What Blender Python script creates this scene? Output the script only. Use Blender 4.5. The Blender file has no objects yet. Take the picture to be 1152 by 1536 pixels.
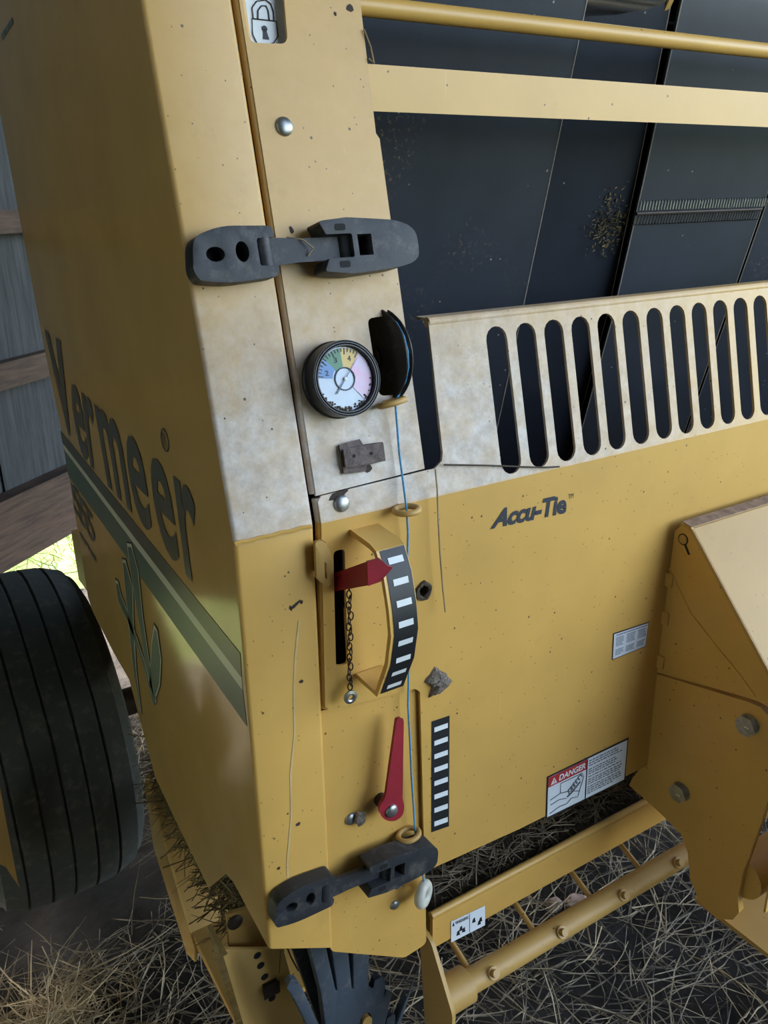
import bpy, bmesh, math, random
from mathutils import Vector, Matrix
random.seed(7)
PI = math.pi
scene = bpy.context.scene
COL = scene.collection
# ---------------------------------------------------------------- camera
ZC = 1.05                       # height of the sheet-metal crease above the barn floor
FPX = 1278.62                   # focal length in pixels of the 1152 x 1536 frame
PX, PY = 576.0, 768.0
def V(*a): return Vector(a)
_dx = V(2750-PX, 255-PY, FPX).normalized()
_dz = -V(648-PX, 4260-PY, FPX).normalized()
_dy = _dz.cross(_dx).normalized()
def cam2world(c): return V(_dx.dot(c), _dy.dot(c), _dz.dot(c))
CAM = V(-0.26152, -0.67592, 0.28834 + ZC)
def ray(u, v): return cam2world(V(u-PX, v-PY, FPX))
_r, _u, _b = cam2world(V(1,0,0)), cam2world(V(0,-1,0)), cam2world(V(0,0,-1))
cd = bpy.data.cameras.new('camera'); cam = bpy.data.objects.new('camera', cd); COL.objects.link(cam)
cam.matrix_world = Matrix(((_r.x,_u.x,_b.x,CAM.x),(_r.y,_u.y,_b.y,CAM.y),(_r.z,_u.z,_b.z,CAM.z),(0,0,0,1)))
cd.sensor_fit = 'VERTICAL'; cd.sensor_height = 36; cd.lens = FPX/1536*36; cd.clip_start = 0.02; cd.clip_end = 300
scene.camera = cam
# ---------------------------------------------------------------- light
w = bpy.data.worlds.new('world'); scene.world = w; w.use_nodes = True
nt = w.node_tree; bg = nt.nodes['Background']
sk = nt.nodes.new('ShaderNodeTexSky'); sk.sky_type = 'NISHITA'; sk.sun_disc = False
sk.sun_elevation = math.radians(32); sk.sun_rotation = math.radians(-25); sk.air_density = 1.0; sk.dust_density = 2.0
hs = nt.nodes.new('ShaderNodeHueSaturation'); hs.inputs['Saturation'].default_value = .7    # hazy bright sky
nt.links.new(sk.outputs[0], hs.inputs['Color']); nt.links.new(hs.outputs[0], bg.inputs[0]); bg.inputs[1].default_value = 0.7
sd_ = bpy.data.lights.new('sun', 'SUN'); so = bpy.data.objects.new('sun', sd_); COL.objects.link(so)
sd_.energy = 17; sd_.angle = math.radians(0.6); sd_.color = (1, .95, .86)
_sun = V(-.60, .70, .52).normalized()
so.rotation_euler = _sun.to_track_quat('Z', 'Y').to_euler(); so.location = (0, 0, 9)
vs = scene.view_settings
vs.view_transform = 'Standard'; vs.look = 'None'; vs.gamma = 1; vs.use_curve_mapping = False; vs.exposure = 1.27
# ---------------------------------------------------------------- materials
def lin(r, g, b):
    f = lambda c: (c/255/12.92) if c/255 <= .04045 else ((c/255+.055)/1.055)**2.4
    return (f(r), f(g), f(b), 1)
class NB:
    def __init__(s, name):
        s.m = bpy.data.materials.new(name); s.m.use_nodes = True
        s.t = s.m.node_tree; s.n = s.t.nodes; s.b = s.n['Principled BSDF']
    def new(s, typ, **kw):
        n = s.n.new(typ)
        for k, v in kw.items(): setattr(n, k, v)
        return n
    def link(s, a, b): s.t.links.new(a, b)
    def pos(s):
        return s.new('ShaderNodeNewGeometry').outputs['Position']
    def noise(s, scale, detail=4, rough=.55, vec=None, stretch=None):
        n = s.new('ShaderNodeTexNoise'); n.inputs['Scale'].default_value = scale
        n.inputs['Detail'].default_value = detail; n.inputs['Roughness'].default_value = rough
        v = vec or s.pos()
        if stretch:
            mp = s.new('ShaderNodeMapping'); mp.inputs['Scale'].default_value = stretch; s.link(v, mp.inputs[0]); v = mp.outputs[0]
        s.link(v, n.inputs['Vector']); return n.outputs['Fac']
    def ramp(s, fac, stops):
        r = s.new('ShaderNodeValToRGB'); e = r.color_ramp.elements
        while len(e) < len(stops): e.new(.5)
        for i, (p, c) in enumerate(stops):
            e[i].position = p; e[i].color = c if len(c) == 4 else (*c, 1)
        s.link(fac, r.inputs[0]); return r.outputs[0]
    def rng(s, val, a, b, c=0, d=1):
        r = s.new('ShaderNodeMapRange'); r.inputs[1].default_value = a; r.inputs[2].default_value = b
        r.inputs[3].default_value = c; r.inputs[4].default_value = d; r.clamp = True
        s.link(val, r.inputs[0]); return r.outputs[0]
    def mul(s, a, b, op='MULTIPLY'):
        m = s.new('ShaderNodeMath'); m.operation = op
        for i, x in enumerate((a, b)):
            if isinstance(x, (int, float)): m.inputs[i].default_value = x
            else: s.link(x, m.inputs[i])
        return m.outputs[0]
    def mix(s, fac, a, b, mode='MIX'):
        m = s.new('ShaderNodeMix'); m.data_type = 'RGBA'; m.blend_type = mode
        if isinstance(fac, (int, float)): m.inputs[0].default_value = fac
        else: s.link(fac, m.inputs[0])
        for i, x in ((6, a), (7, b)):
            if isinstance(x, tuple): m.inputs[i].default_value = x
            else: s.link(x, m.inputs[i])
        return m.outputs[2]
    def bump(s, h, strength=.3, dist=.002):
        b = s.new('ShaderNodeBump'); b.inputs['Strength'].default_value = strength; b.inputs['Distance'].default_value = dist
        s.link(h, b.inputs['Height']); s.link(b.outputs[0], s.b.inputs['Normal'])
    def set(s, col=None, rough=None, metal=None, spec=None, coat=None):
        if col is not None:
            if isinstance(col, tuple): s.b.inputs['Base Color'].default_value = col
            else: s.link(col, s.b.inputs['Base Color'])
        if rough is not None:
            if isinstance(rough, (int, float)): s.b.inputs['Roughness'].default_value = rough
            else: s.link(rough, s.b.inputs['Roughness'])
        if metal is not None: s.b.inputs['Metallic'].default_value = metal
        if spec is not None: s.b.inputs['Specular IOR Level'].default_value = spec
        if coat is not None: s.b.inputs['Coat Weight'].default_value = coat; s.b.inputs['Coat Roughness'].default_value = .12
        return s.m
M = {}
def paint(name, base, dust=0.0, rough=.42, specks=True):
    b = NB(name)
    n1 = b.noise(9, 4); c = b.mix(b.rng(n1, .3, .75), tuple(base), tuple([x*.86 for x in base[:3]]+[1]))
    if dust:
        sx = b.new('ShaderNodeSeparateXYZ'); b.link(b.pos(), sx.inputs[0])
        band = b.mul(b.rng(sx.outputs[2], ZC+.28, ZC+.10), b.rng(sx.outputs[2], ZC-.004, ZC+.003))
        fade = b.rng(sx.outputs[0], .75, .3, .25, 1)
        nz = b.rng(b.noise(26, 8, .72), .25, .60, .45, 1)
        haze = b.mul(b.rng(sx.outputs[2], ZC-.01, ZC+.01), .07)
        d = b.mul(b.mul(band, fade), nz)
        d = b.mul(b.mul(d, dust), haze, 'MAXIMUM')
        dc = b.mix(b.rng(b.noise(60, 5, .7), .35, .65), lin(180, 170, 162), lin(216, 210, 206))
        c = b.mix(d, c, dc)
        brown = b.mul(b.mul(band, fade), b.rng(b.noise(7, 5, .6), .56, .72, 0, .5))
        c = b.mix(brown, c, lin(150, 126, 100))
        b.set(rough=b.rng(d, 0, 1, rough, .75))
    else: b.set(rough=rough)
    # faint grime clouds and scratches
    g = b.rng(b.noise(22, 6, .7), .6, .8, 0, .22); c = b.mix(g, c, lin(120, 98, 60))
    sc = b.rng(b.noise(40, 2, .5, stretch=(6, 6, .25)), .72, .76, 0, .2); c = b.mix(sc, c, lin(222, 200, 150))
    if specks:
        vo = b.new('ShaderNodeTexVoronoi'); vo.inputs['Scale'].default_value = 55; b.link(b.pos(), vo.inputs['Vector'])
        keep = b.mul(vo.outputs['Color'], .6, 'GREATER_THAN')
        rnd = b.new('ShaderNodeSeparateColor'); b.link(vo.outputs['Color'], rnd.inputs[0])
        sp = b.mul(b.mul(vo.outputs['Distance'], .075, 'LESS_THAN'), b.mul(rnd.outputs[0], .6, 'GREATER_THAN'))
        v2 = b.new('ShaderNodeTexVoronoi'); v2.inputs['Scale'].default_value = 120; b.link(b.pos(), v2.inputs['Vector'])
        r2 = b.new('ShaderNodeSeparateColor'); b.link(v2.outputs['Color'], r2.inputs[0])
        sp = b.mul(sp, b.mul(b.mul(v2.outputs['Distance'], .09, 'LESS_THAN'), b.mul(r2.outputs[1], .7, 'GREATER_THAN')), 'MAXIMUM')
        c = b.mix(b.mul(sp, .85), c, lin(62, 44, 26))
    b.bump(b.noise(180, 3), .06, .001)
    return b.set(col=c)
YEL = lin(206, 162, 84)
M['paint'] = paint('yellow_paint', YEL)
M['paint_dusty'] = paint('dusty_yellow_paint', YEL, dust=.95)
M['paint_gloss'] = paint('glossy_yellow_paint', lin(204, 168, 102), rough=.11, specks=False)
M['paint_old'] = paint('worn_yellow_paint', lin(186, 148, 82), rough=.5)
def simple(name, col, rough=.5, metal=0, var=.25, scale=30, spec=None, bump=0, col2=None):
    b = NB(name); n = b.noise(scale, 4)
    c2 = col2 or tuple([x*(1-var) for x in col[:3]]+[1])
    b.set(col=b.mix(b.rng(n, .35, .68), col, c2), rough=rough, metal=metal, spec=spec)
    if bump: b.bump(b.noise(scale*4, 4), bump, .002)
    return b.m
def rubber(name, col, dusty, rough=.6):
    b = NB(name); d = b.rng(b.noise(45, 6, .7), .52, .75, 0, dusty)
    c = b.mix(d, col, lin(128, 122, 116)); b.bump(b.noise(300, 3), .15, .001)
    return b.set(col=c, rough=rough, spec=.35)
M['rubber'] = rubber('black_rubber', lin(44, 46, 50), .45, .5)
M['tire'] = rubber('tire_rubber', lin(74, 78, 79), .6, .75)
M['plastic'] = rubber('black_plastic', lin(28, 30, 34), .25, .35)
M['wheelrubber'] = rubber('dusty_finger_rubber', lin(66, 74, 84), .5, .55)
M['zinc'] = simple('zinc_steel', lin(170, 172, 172), .38, .85, .35, 120)
M['darksteel'] = simple('dark_steel', lin(70, 60, 54), .55, .6, .4, 80)
M['rusty'] = simple('rusty_plate', lin(72, 58, 56), .65, .25, .4, 150, col2=lin(104, 92, 88), bump=.3)
M['red'] = simple('red_paint', lin(150, 34, 48), .45, 0, .25, 40)
M['black'] = simple('black_print', lin(24, 27, 32), .5, 0, .2, 60)
M['deep'] = simple('interior_shade_black', lin(10, 11, 13), .8)  # near-black of the chamber, also painted in as shade in slots and holes
M['white'] = simple('white_print', lin(226, 230, 232), .45, 0, .1, 50)
M['navy'] = simple('dark_blue_print', lin(34, 42, 58), .5, 0, .1)
M['teal'] = simple('grey_green_decal', lin(94, 112, 100), .3, 0, .1, 20)
M['charcoal'] = simple('grey_decal', lin(92, 92, 84), .3, 0, .1, 20)
M['cream'] = simple('cream_decal', lin(214, 214, 196), .3, 0, .08, 20)
M['dangerred'] = simple('danger_red', lin(176, 44, 48), .5, 0, .1)
M['paleblue'] = simple('label_white', lin(214, 222, 230), .4, 0, .06, 30)
M['greyink'] = simple('grey_ink', lin(96, 104, 116), .5, 0, .1)
M['twine'] = simple('blue_twine', lin(84, 160, 206), .7, 0, .4, 400)
M['twinegrey'] = simple('grey_cord', lin(170, 160, 148), .8, 0, .3, 300)
M['ceramic'] = simple('white_ceramic', lin(206, 204, 192), .35, 0, .2, 60)
M['mud'] = simple('dried_mud', lin(158, 146, 134), .95, 0, .5, 420, bump=1, col2=lin(92, 82, 72))
M['straw'] = simple('straw', lin(174, 157, 122), .75, 0, .55, 14, col2=lin(118, 100, 74))
M['hay'] = simple('dark_hay', lin(140, 124, 84), .85, 0, .5, 25, col2=lin(74, 62, 42))
M['hayold'] = simple('old_grey_hay', lin(156, 142, 118), .9, 0, .6, 25, col2=lin(54, 48, 42))
M['chaffbed'] = simple('matted_chaff', lin(96, 84, 68), .95, 0, .6, 160, bump=1, col2=lin(48, 42, 36))
M['ledge'] = simple('dirt_film', lin(152, 126, 106), .9, 0, .4, 90, col2=lin(112, 90, 74))
M['chip'] = simple('bare_chip', lin(58, 46, 38), .8)
M['drip'] = simple('dried_drip', lin(206, 176, 120), .7)
M['twig'] = simple('brown_twig', lin(70, 60, 46), .8, 0, .3, 60)
M['stone'] = simple('pinkish_stone', lin(178, 150, 136), .8, 0, .35, 30, bump=.4)
M['gravel'] = simple('pale_gravel', lin(190, 186, 178), .85, 0, .3, 40, bump=.4)
M['bluedial'] = simple('dial_blue', lin(84, 132, 190), .4, 0, .05)
M['greendial'] = simple('dial_green', lin(54, 122, 88), .4, 0, .05)
M['yellowdial'] = simple('dial_yellow', lin(208, 176, 92), .4, 0, .05)
M['pinkdial'] = simple('dial_pink', lin(224, 176, 208), .4, 0, .2, 90, col2=lin(206, 200, 226))
M['whitedial'] = simple('dial_white', lin(200, 214, 232), .4, 0, .12, 70)
M['wood'] = None
def wood(name, a, bcol, stretch):
    b = NB(name); n = b.noise(26, 6, .65, stretch=stretch)
    b.set(col=b.mix(b.rng(n, .3, .7), a, bcol), rough=.8); b.bump(n, .5, .004); return b.m
M['wood'] = wood('weathered_brown_wood', lin(104, 80, 64), lin(58, 44, 36), (.3, .3, 3))
M['board'] = wood('dark_grey_board', lin(78, 80, 82), lin(44, 46, 48), (2.5, 2.5, .2))
b = NB('belt_rubber')
c = b.mix(b.rng(b.noise(12, 4), .3, .7), lin(25, 31, 42), lin(33, 40, 53))
vo = b.new('ShaderNodeTexVoronoi'); vo.inputs['Scale'].default_value = 42; b.link(b.pos(), vo.inputs['Vector'])
rc = b.new('ShaderNodeSeparateColor'); b.link(vo.outputs['Color'], rc.inputs[0])
sp = b.mul(b.mul(vo.outputs['Distance'], .06, 'LESS_THAN'), b.mul(rc.outputs[0], .55, 'GREATER_THAN'))
c = b.mix(b.mul(sp, .7), c, lin(150, 146, 136))
cl = b.mul(b.rng(b.noise(5, 3), .6, .72), b.rng(b.noise(160, 4, .7), .56, .66)); c = b.mix(b.mul(cl, .6), c, lin(136, 112, 84))
wv = b.new('ShaderNodeTexWave'); wv.bands_direction = 'X'; wv.inputs['Scale'].default_value = 160; b.link(b.pos(), wv.inputs[0])
b.bump(wv.outputs['Fac'], .12, .001); M['belt'] = b.set(col=c, rough=.55, spec=.3)
b = NB('roller_steel'); M['roller'] = b.set(col=lin(190, 196, 200), rough=.2, metal=1)
b = NB('soil')
n = b.noise(14, 8, .7); c = b.mix(b.rng(n, .3, .7), lin(28, 23, 19), lin(64, 54, 45)); b.bump(b.noise(50, 8, .75), 1, .02)
M['soil'] = b.set(col=c, rough=.95)
b = NB('grass_ground'); c = b.mix(b.rng(b.noise(3, 6, .65), .35, .65), lin(76, 104, 44), lin(128, 122, 92)); M['grassground'] = b.set(col=c, rough=.95, spec=.1)
b = NB('grass_blade'); c = b.mix(b.rng(b.noise(2.5, 3), .35, .65), lin(70, 112, 36), lin(120, 142, 72)); M['grass'] = b.set(col=c, rough=.8, spec=.1)
b = NB('gauge_glass'); b.b.inputs['Transmission Weight'].default_value = 1; b.b.inputs['IOR'].default_value = 1.1; M['glass'] = b.set(col=(1, 1, 1, 1), rough=.05)
# ---------------------------------------------------------------- frames: real planes of the machine
class FR:
    def __init__(s, o, ex, ey):
        s.o, s.ex, s.ey = Vector(o), Vector(ex).normalized(), Vector(ey).normalized(); s.ez = s.ex.cross(s.ey).normalized()
    def p(s, a, b, h=0): return s.o + s.ex*a + s.ey*b + s.ez*h
    def px(s, u, v, h=0):                    # frame coordinates of a point read off the photograph on this plane
        r = ray(u, v); o = s.o + s.ez*h
        q = CAM + r*((o-CAM).dot(s.ez)/r.dot(s.ez)) - s.o
        return (q.dot(s.ex), q.dot(s.ey))
    def pts(s, l, h=0): return [s.px(u, v, h) for u, v in l]
    def mat(s, a=0, b=0, h=0):
        o = s.p(a, b, h); return Matrix(((s.ex.x,s.ey.x,s.ez.x,o.x),(s.ex.y,s.ey.y,s.ez.y,o.y),(s.ex.z,s.ey.z,s.ez.z,o.z),(0,0,0,1)))
    def turned(s, ang, a=0, b=0, h=0):
        c, n = math.cos(ang), math.sin(ang); return FR(s.p(a, b, h), s.ex*c+s.ey*n, s.ey*c-s.ex*n)
TH = math.radians(13); TS, TC = math.sin(TH), math.cos(TH)
UP = FR((0,0,ZC), (1,0,0), (0,TS,TC))        # upper sheet metal, leaning back 13 degrees
LO = FR((0,0,ZC), (1,0,0), (0,0,1))          # lower sheet metal, upright
SI = FR((0,0,ZC), (0,-1,0), (0,0,1))         # outside of the side shield (faces -X)
def SX(x): return FR((x,0,ZC), (0,-1,0), (0,0,1))
def LY(y): return FR((0,y,ZC), (1,0,0), (0,0,1))
# ---------------------------------------------------------------- object helpers
BASE = {}
def top(name, loc, label, cat, group=None):
    o = bpy.data.objects.new(name, None); COL.objects.link(o); o.location = loc; o.empty_display_size = .05
    BASE[o] = Vector(loc); o['label'] = label; o['category'] = cat
    if group: o['group'] = group
    return o
def tag(o, label=None, cat=None, group=None, kind=None):
    for k, v in (('label', label), ('category', cat), ('group', group), ('kind', kind)):
        if v: o[k] = v
    return o
def smooth(me, ang=35):
    me.shade_smooth()
    me.set_sharp_from_angle(angle=math.radians(ang))
def base(parent):
    if parent is None: return V(0,0,0)
    if parent not in BASE: BASE[parent] = base(parent.parent)
    return BASE[parent]
def fin(name, bm, mat, parent=None, sm=35, label=None):
    off = base(parent)
    if off.length: bmesh.ops.translate(bm, verts=bm.verts, vec=-off)
    bmesh.ops.recalc_face_normals(bm, faces=bm.faces)
    me = bpy.data.meshes.new(name); bm.to_mesh(me); bm.free()
    if sm: smooth(me, sm)
    me.materials.append(M[mat]); o = bpy.data.objects.new(name, me); COL.objects.link(o)
    if parent: o.parent = parent
    if label: o['label'] = label
    return o
def inst(name, me, mtx, parent=None):
    o = bpy.data.objects.new(name, me); COL.objects.link(o)
    if parent: o.parent = parent
    o.matrix_local = Matrix.Translation(-base(parent)) @ mtx
    return o
def localmesh(name, bm, mat, sm=35):
    bmesh.ops.recalc_face_normals(bm, faces=bm.faces)
    me = bpy.data.meshes.new(name); bm.to_mesh(me); bm.free(); smooth(me, sm); me.materials.append(M[mat]); return me
IDF = FR((0,0,0), (1,0,0), (0,1,0))
def prism(bm, F, pts, h0, h1, holes=(), bev=0, seg=2):
    loops = [pts] + list(holes); old = set(bm.verts); edges = []; faces = []
    lv = []
    for lp in loops:
        vs_ = [bm.verts.new(F.p(a, b, h1)) for a, b in lp]; lv.append(vs_)
        if len(loops) > 1: edges += [bm.edges.new((vs_[i], vs_[(i+1) % len(vs_)])) for i in range(len(vs_))]
    if len(loops) > 1:
        r = bmesh.ops.triangle_fill(bm, use_beauty=True, use_dissolve=False, edges=edges, normal=F.ez)
        faces = [g for g in r['geom'] if isinstance(g, bmesh.types.BMFace)]
    else: faces = [bm.faces.new(lv[0])]
    topf = list(faces)
    r = bmesh.ops.duplicate(bm, geom=topf)
    vm = r['vert_map']; d = F.ez*(h0-h1)
    nv = [g for g in r['geom'] if isinstance(g, bmesh.types.BMVert)]
    bmesh.ops.translate(bm, verts=nv, vec=d)
    rim = []
    for vs_ in lv:
        for i in range(len(vs_)):
            a, b2 = vs_[i], vs_[(i+1) % len(vs_)]
            rim.append(bm.faces.new((a, b2, vm[b2], vm[a])))
    if bev:
        es = [e for e in set(e for vs_ in lv for i in range(len(vs_)) for e in vs_[i].link_edges) if e.other_vert(e.verts[0]) and all(any(v in q for q in lv) for v in e.verts)
              and any(f in rim for f in e.link_faces) and any(f in topf for f in e.link_faces)]
        bmesh.ops.bevel(bm, geom=es, offset=bev, segments=seg, affect='EDGES', profile=.5, clamp_overlap=True)
    return bm
def pr(name, F, pts, h0, h1, mat, parent=None, holes=(), bev=0, label=None, sm=35, seg=2):
    return fin(name, prism(bmesh.new(), F, pts, h0, h1, holes, bev, seg), mat, parent, sm, label)
def rnd(pts, r, n=4):
    out = []; N = len(pts); rs = r if isinstance(r, (list, tuple)) else [r]*N
    for i in range(N):
        p, a, c = Vector(pts[i]), Vector(pts[i-1]), Vector(pts[(i+1) % N]); rr = rs[i]
        if rr <= 0: out.append(tuple(p)); continue
        da, dc = (a-p), (c-p); rr = min(rr, da.length*.48, dc.length*.48)
        pa, pc = p+da.normalized()*rr, p+dc.normalized()*rr
        for k in range(n+1):
            t = k/n; out.append(tuple(pa*(1-t)**2 + p*2*t*(1-t) + pc*t*t))
    return out
def rect(a0, b0, a1, b1): return [(a0,b0),(a1,b0),(a1,b1),(a0,b1)]
def circ(a, b, r, n=24, ry=None, rot=0):
    ry = ry or r; out = []
    for k in range(n):
        t = 2*PI*k/n; x, y = r*math.cos(t), ry*math.sin(t)
        out.append((a+x*math.cos(rot)-y*math.sin(rot), b+x*math.sin(rot)+y*math.cos(rot)))
    return out
def tube(bm, path, rad, n=8, closed=False, caps=True):
    P = [Vector(p) for p in path]; N = len(P); rads = rad if isinstance(rad, (list, tuple)) else [rad]*N
    rings = []; up = None
    for i in range(N):
        t = (P[(i+1) % N]-P[i-1]) if closed else (P[min(i+1, N-1)]-P[max(i-1, 0)])
        t.normalize()
        if up is None:
            up = t.orthogonal().normalized()
        else:
            up = (up - t*up.dot(t)); up = up.normalized() if up.length > 1e-6 else t.orthogonal().normalized()
        s = t.cross(up)
        rings.append([bm.verts.new(P[i] + (up*math.cos(2*PI*k/n) + s*math.sin(2*PI*k/n))*rads[i]) for k in range(n)])
    for i in range(N if closed else N-1):
        A, B = rings[i], rings[(i+1) % N]; sh = 0
        if closed and i == N-1:
            sh = min(range(n), key=lambda q: (A[0].co-B[q].co).length)
        for k in range(n): bm.faces.new((A[k], A[(k+1) % n], B[(k+1+sh) % n], B[(k+sh) % n]))
    if caps and not closed: bm.faces.new(rings[0][::-1]); bm.faces.new(rings[-1])
    return bm
def tb(name, path, rad, mat, parent=None, n=8, closed=False, label=None):
    return fin(name, tube(bmesh.new(), path, rad, n, closed), mat, parent, 45, label)
def lathe(bm, F, a, b, prof, n=28, h=0):
    rings = []
    for r, z in prof:
        if r < 1e-6: rings.append([bm.verts.new(F.p(a, b, h+z))])
        else: rings.append([bm.verts.new(F.p(a+r*math.cos(2*PI*k/n), b+r*math.sin(2*PI*k/n), h+z)) for k in range(n)])
    for A, B in zip(rings, rings[1:]):
        for k in range(n):
            k2 = (k+1) % n
            if len(A) == 1 and len(B) == 1: continue
            if len(A) == 1: bm.faces.new((A[0], B[k], B[k2]))
            elif len(B) == 1: bm.faces.new((A[k], A[k2], B[0]))
            else: bm.faces.new((A[k], A[k2], B[k2], B[k]))
    return bm
def lt(name, F, a, b, prof, mat, parent=None, n=28, h=0, label=None, sm=35):
    return fin(name, lathe(bmesh.new(), F, a, b, prof, n, h), mat, parent, sm, label)
def box(bm, c, sx, sy, sz, F=IDF):
    return prism(bm, F, rect(c[0]-sx/2, c[1]-sy/2, c[0]+sx/2, c[1]+sy/2), c[2]-sz/2, c[2]+sz/2)
def dome(r, h=.4):
    return [(r, 0), (r, r*.1)] + [(r*math.cos(t*PI/2/5), r*.1 + r*h*math.sin(t*PI/2/5)) for t in range(1, 5)] + [(0, r*(.1+h))]
_font = {}
def glyphs(body, bold=0.0, shear=0.0):
    k = (body, bold, shear)
    if k not in _font:
        cu = bpy.data.curves.new('text', 'FONT'); cu.body = body; cu.offset = bold; cu.shear = shear; cu.resolution_u = 4
        o = bpy.data.objects.new('text', cu); COL.objects.link(o)
        bpy.context.view_layer.update()
        me = o.evaluated_get(bpy.context.evaluated_depsgraph_get()).to_mesh()
        vs_ = [(v.co.x, v.co.y) for v in me.vertices]; fs = [tuple(p.vertices) for p in me.polygons]
        bpy.data.objects.remove(o); bpy.data.curves.remove(cu)
        _font[k] = (vs_, fs)
    return _font[k]
def lettering(name, body, F, quad, mat, parent, h=.0006, bold=0.0, shear=0.0, label=None, ybox=None):
    """text fitted in quad (bl, br, tr, tl) of frame coordinates"""
    vs_, fs = glyphs(body, bold, shear)
    x0, x1 = min(v[0] for v in vs_), max(v[0] for v in vs_); y0, y1 = ybox or (min(v[1] for v in vs_), max(v[1] for v in vs_))
    bl, br, tr, tl = [Vector(q) for q in quad]; bm = bmesh.new(); bv = []
    for x, y in vs_:
        s, t = (x-x0)/(x1-x0), (y-y0)/(y1-y0)
        q = (bl*(1-s)+br*s)*(1-t) + (tl*(1-s)+tr*s)*t
        bv.append(bm.verts.new(F.p(q.x, q.y, h)))
    for f in fs:
        try: bm.faces.new([bv[i] for i in f])
        except ValueError: pass
    return fin(name, bm, mat, parent, 0, label)
def flat(name, F, pts, h, mat, parent, label=None):     # print or decal, a film 0.3 mm thick
    return pr(name, F, pts, h-.0003, h, mat, parent, label=label, sm=0)
def strands(bm, n, samp, L=(.04, .16), rad=(.0006, .0013), lift=.25, curl=.5, flatdir=None):
    for _ in range(n):
        p = Vector(samp()); a = random.uniform(0, 2*PI); e = random.uniform(-lift*.4, lift)
        d = V(math.cos(a)*math.cos(e), math.sin(a)*math.cos(e), math.sin(e)); l = random.uniform(*L)
        if flatdir: d = (d + Vector(flatdir)*random.uniform(-1.2, 1.2)).normalized()
        k = V(random.uniform(-1,1), random.uniform(-1,1), random.uniform(-.4,.2))*curl; r = random.uniform(*rad)
        rings = []
        for i in range(4):
            t = i/3-.5; q = p + d*l*t + k*l*(t*t-.08)
            s = d.orthogonal().normalized(); u = d.cross(s); rr = r*(1 if i < 3 else .4)
            rings.append([bm.verts.new(q + (s*math.cos(x)+u*math.sin(x))*rr) for x in (0, 2.1, 4.2)])
        for A, B in zip(rings, rings[1:]):
            for j in range(3): bm.faces.new((A[j], A[(j+1) % 3], B[(j+1) % 3], B[j]))
# ================================================================ the barn
WD = V(.762, .648, 0).normalized(); WN = V(WD.y, -WD.x, 0)          # along the wall; into the barn
W0 = V(.02, 2.06, 0)
WF = FR(W0, WD, (0,0,1))                                            # ez points into the barn
def struct(o): o['kind'] = 'structure'; return o
def groundh(x, y): return .012*math.sin(7*x+1.3*y)+.010*math.sin(11*y-4*x+1)+.006*math.sin(23*x+17*y)
bm = bmesh.new(); n = 130; x0, x1, y0, y1 = -3.6, 4.4, -2.6, 3.2; gv = []
for j in range(n+1):
    for i in range(n+1):
        x, y = x0+(x1-x0)*i/n, y0+(y1-y0)*j/n
        gv.append(bm.verts.new((x, y, groundh(x, y)-.02+random.uniform(-.006, .006))))
for j in range(n):
    for i in range(n):
        q = (gv[j*(n+1)+i], gv[j*(n+1)+i+1], gv[(j+1)*(n+1)+i+1], gv[(j+1)*(n+1)+i])
        c = (q[0].co+q[2].co)/2
        if (c-W0).dot(WN) > -.1: bm.faces.new(q)
bmesh.ops.delete(bm, geom=[v for v in bm.verts if not v.link_faces], context='VERTS')
struct(fin('floor', bm, 'soil'))
bm = bmesh.new(); bm.faces.new([bm.verts.new(p) for p in ((-60,-60,-.06),(60,-60,-.06),(60,60,-.06),(-60,60,-.06))])
struct(fin('lawn', bm, 'grassground', sm=0))
# wall of upright boards on timber girts
wall = struct(fin('wall_left', box(bmesh.new(), (-1.0, 1.75, -.045), 11.0, 2.7, .01, WF), 'board'))
wx = -6.4; k = 0
bm_ = {}
while wx < 4.4:
    wd = .125
    me = bm_.get(k % 5)
    if me is None:
        me = bm_[k % 5] = localmesh('board', prism(bmesh.new(), IDF, rect(0, 0, wd-.006, 2.7), -.012, random.uniform(.0, .008), bev=.003), 'board')
    inst('board', me, WF.mat(wx, .40, -.028), wall); wx += wd; k += 1
def wpx(u, v): return WF.px(u, v)
for vtop, vbot, th in ((727, 790, .05), (790, 828, .035), (533, 568, .04), (316, 346, .04)):
    zt, zb = wpx(40, vtop)[1], wpx(40, vbot)[1]
    pr('girt', WF, rect(-6.4, zb, 4.4, zt), -.02, th, 'wood', wall, bev=.004)
0 and pr('post', WF, rect(wpx(-12, 560)[0]-.09, -.05, wpx(4, 560)[0], 3.6), -.02, .03, 'wood', wall, bev=.004)
struct(fin('ceiling', box(bmesh.new(), (.0, .95, 4.15), 11.1, 7.3, .06), 'board'))
struct(fin('wall_front', box(bmesh.new(), (-2.2, -2.66, 2.05), 6.4, .08, 4.1), 'board'))
struct(fin('wall_back', box(bmesh.new(), (3.6, 3.86, 2.05), 4.2, .08, 4.1), 'board'))
# ================================================================ the baler
BAL = top('hay_baler', (.5, .45, 0), 'yellow round hay baler with black belts and rubber draw latches', 'baler')
def part(*a, **k): return pr(*a, **k)
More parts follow.
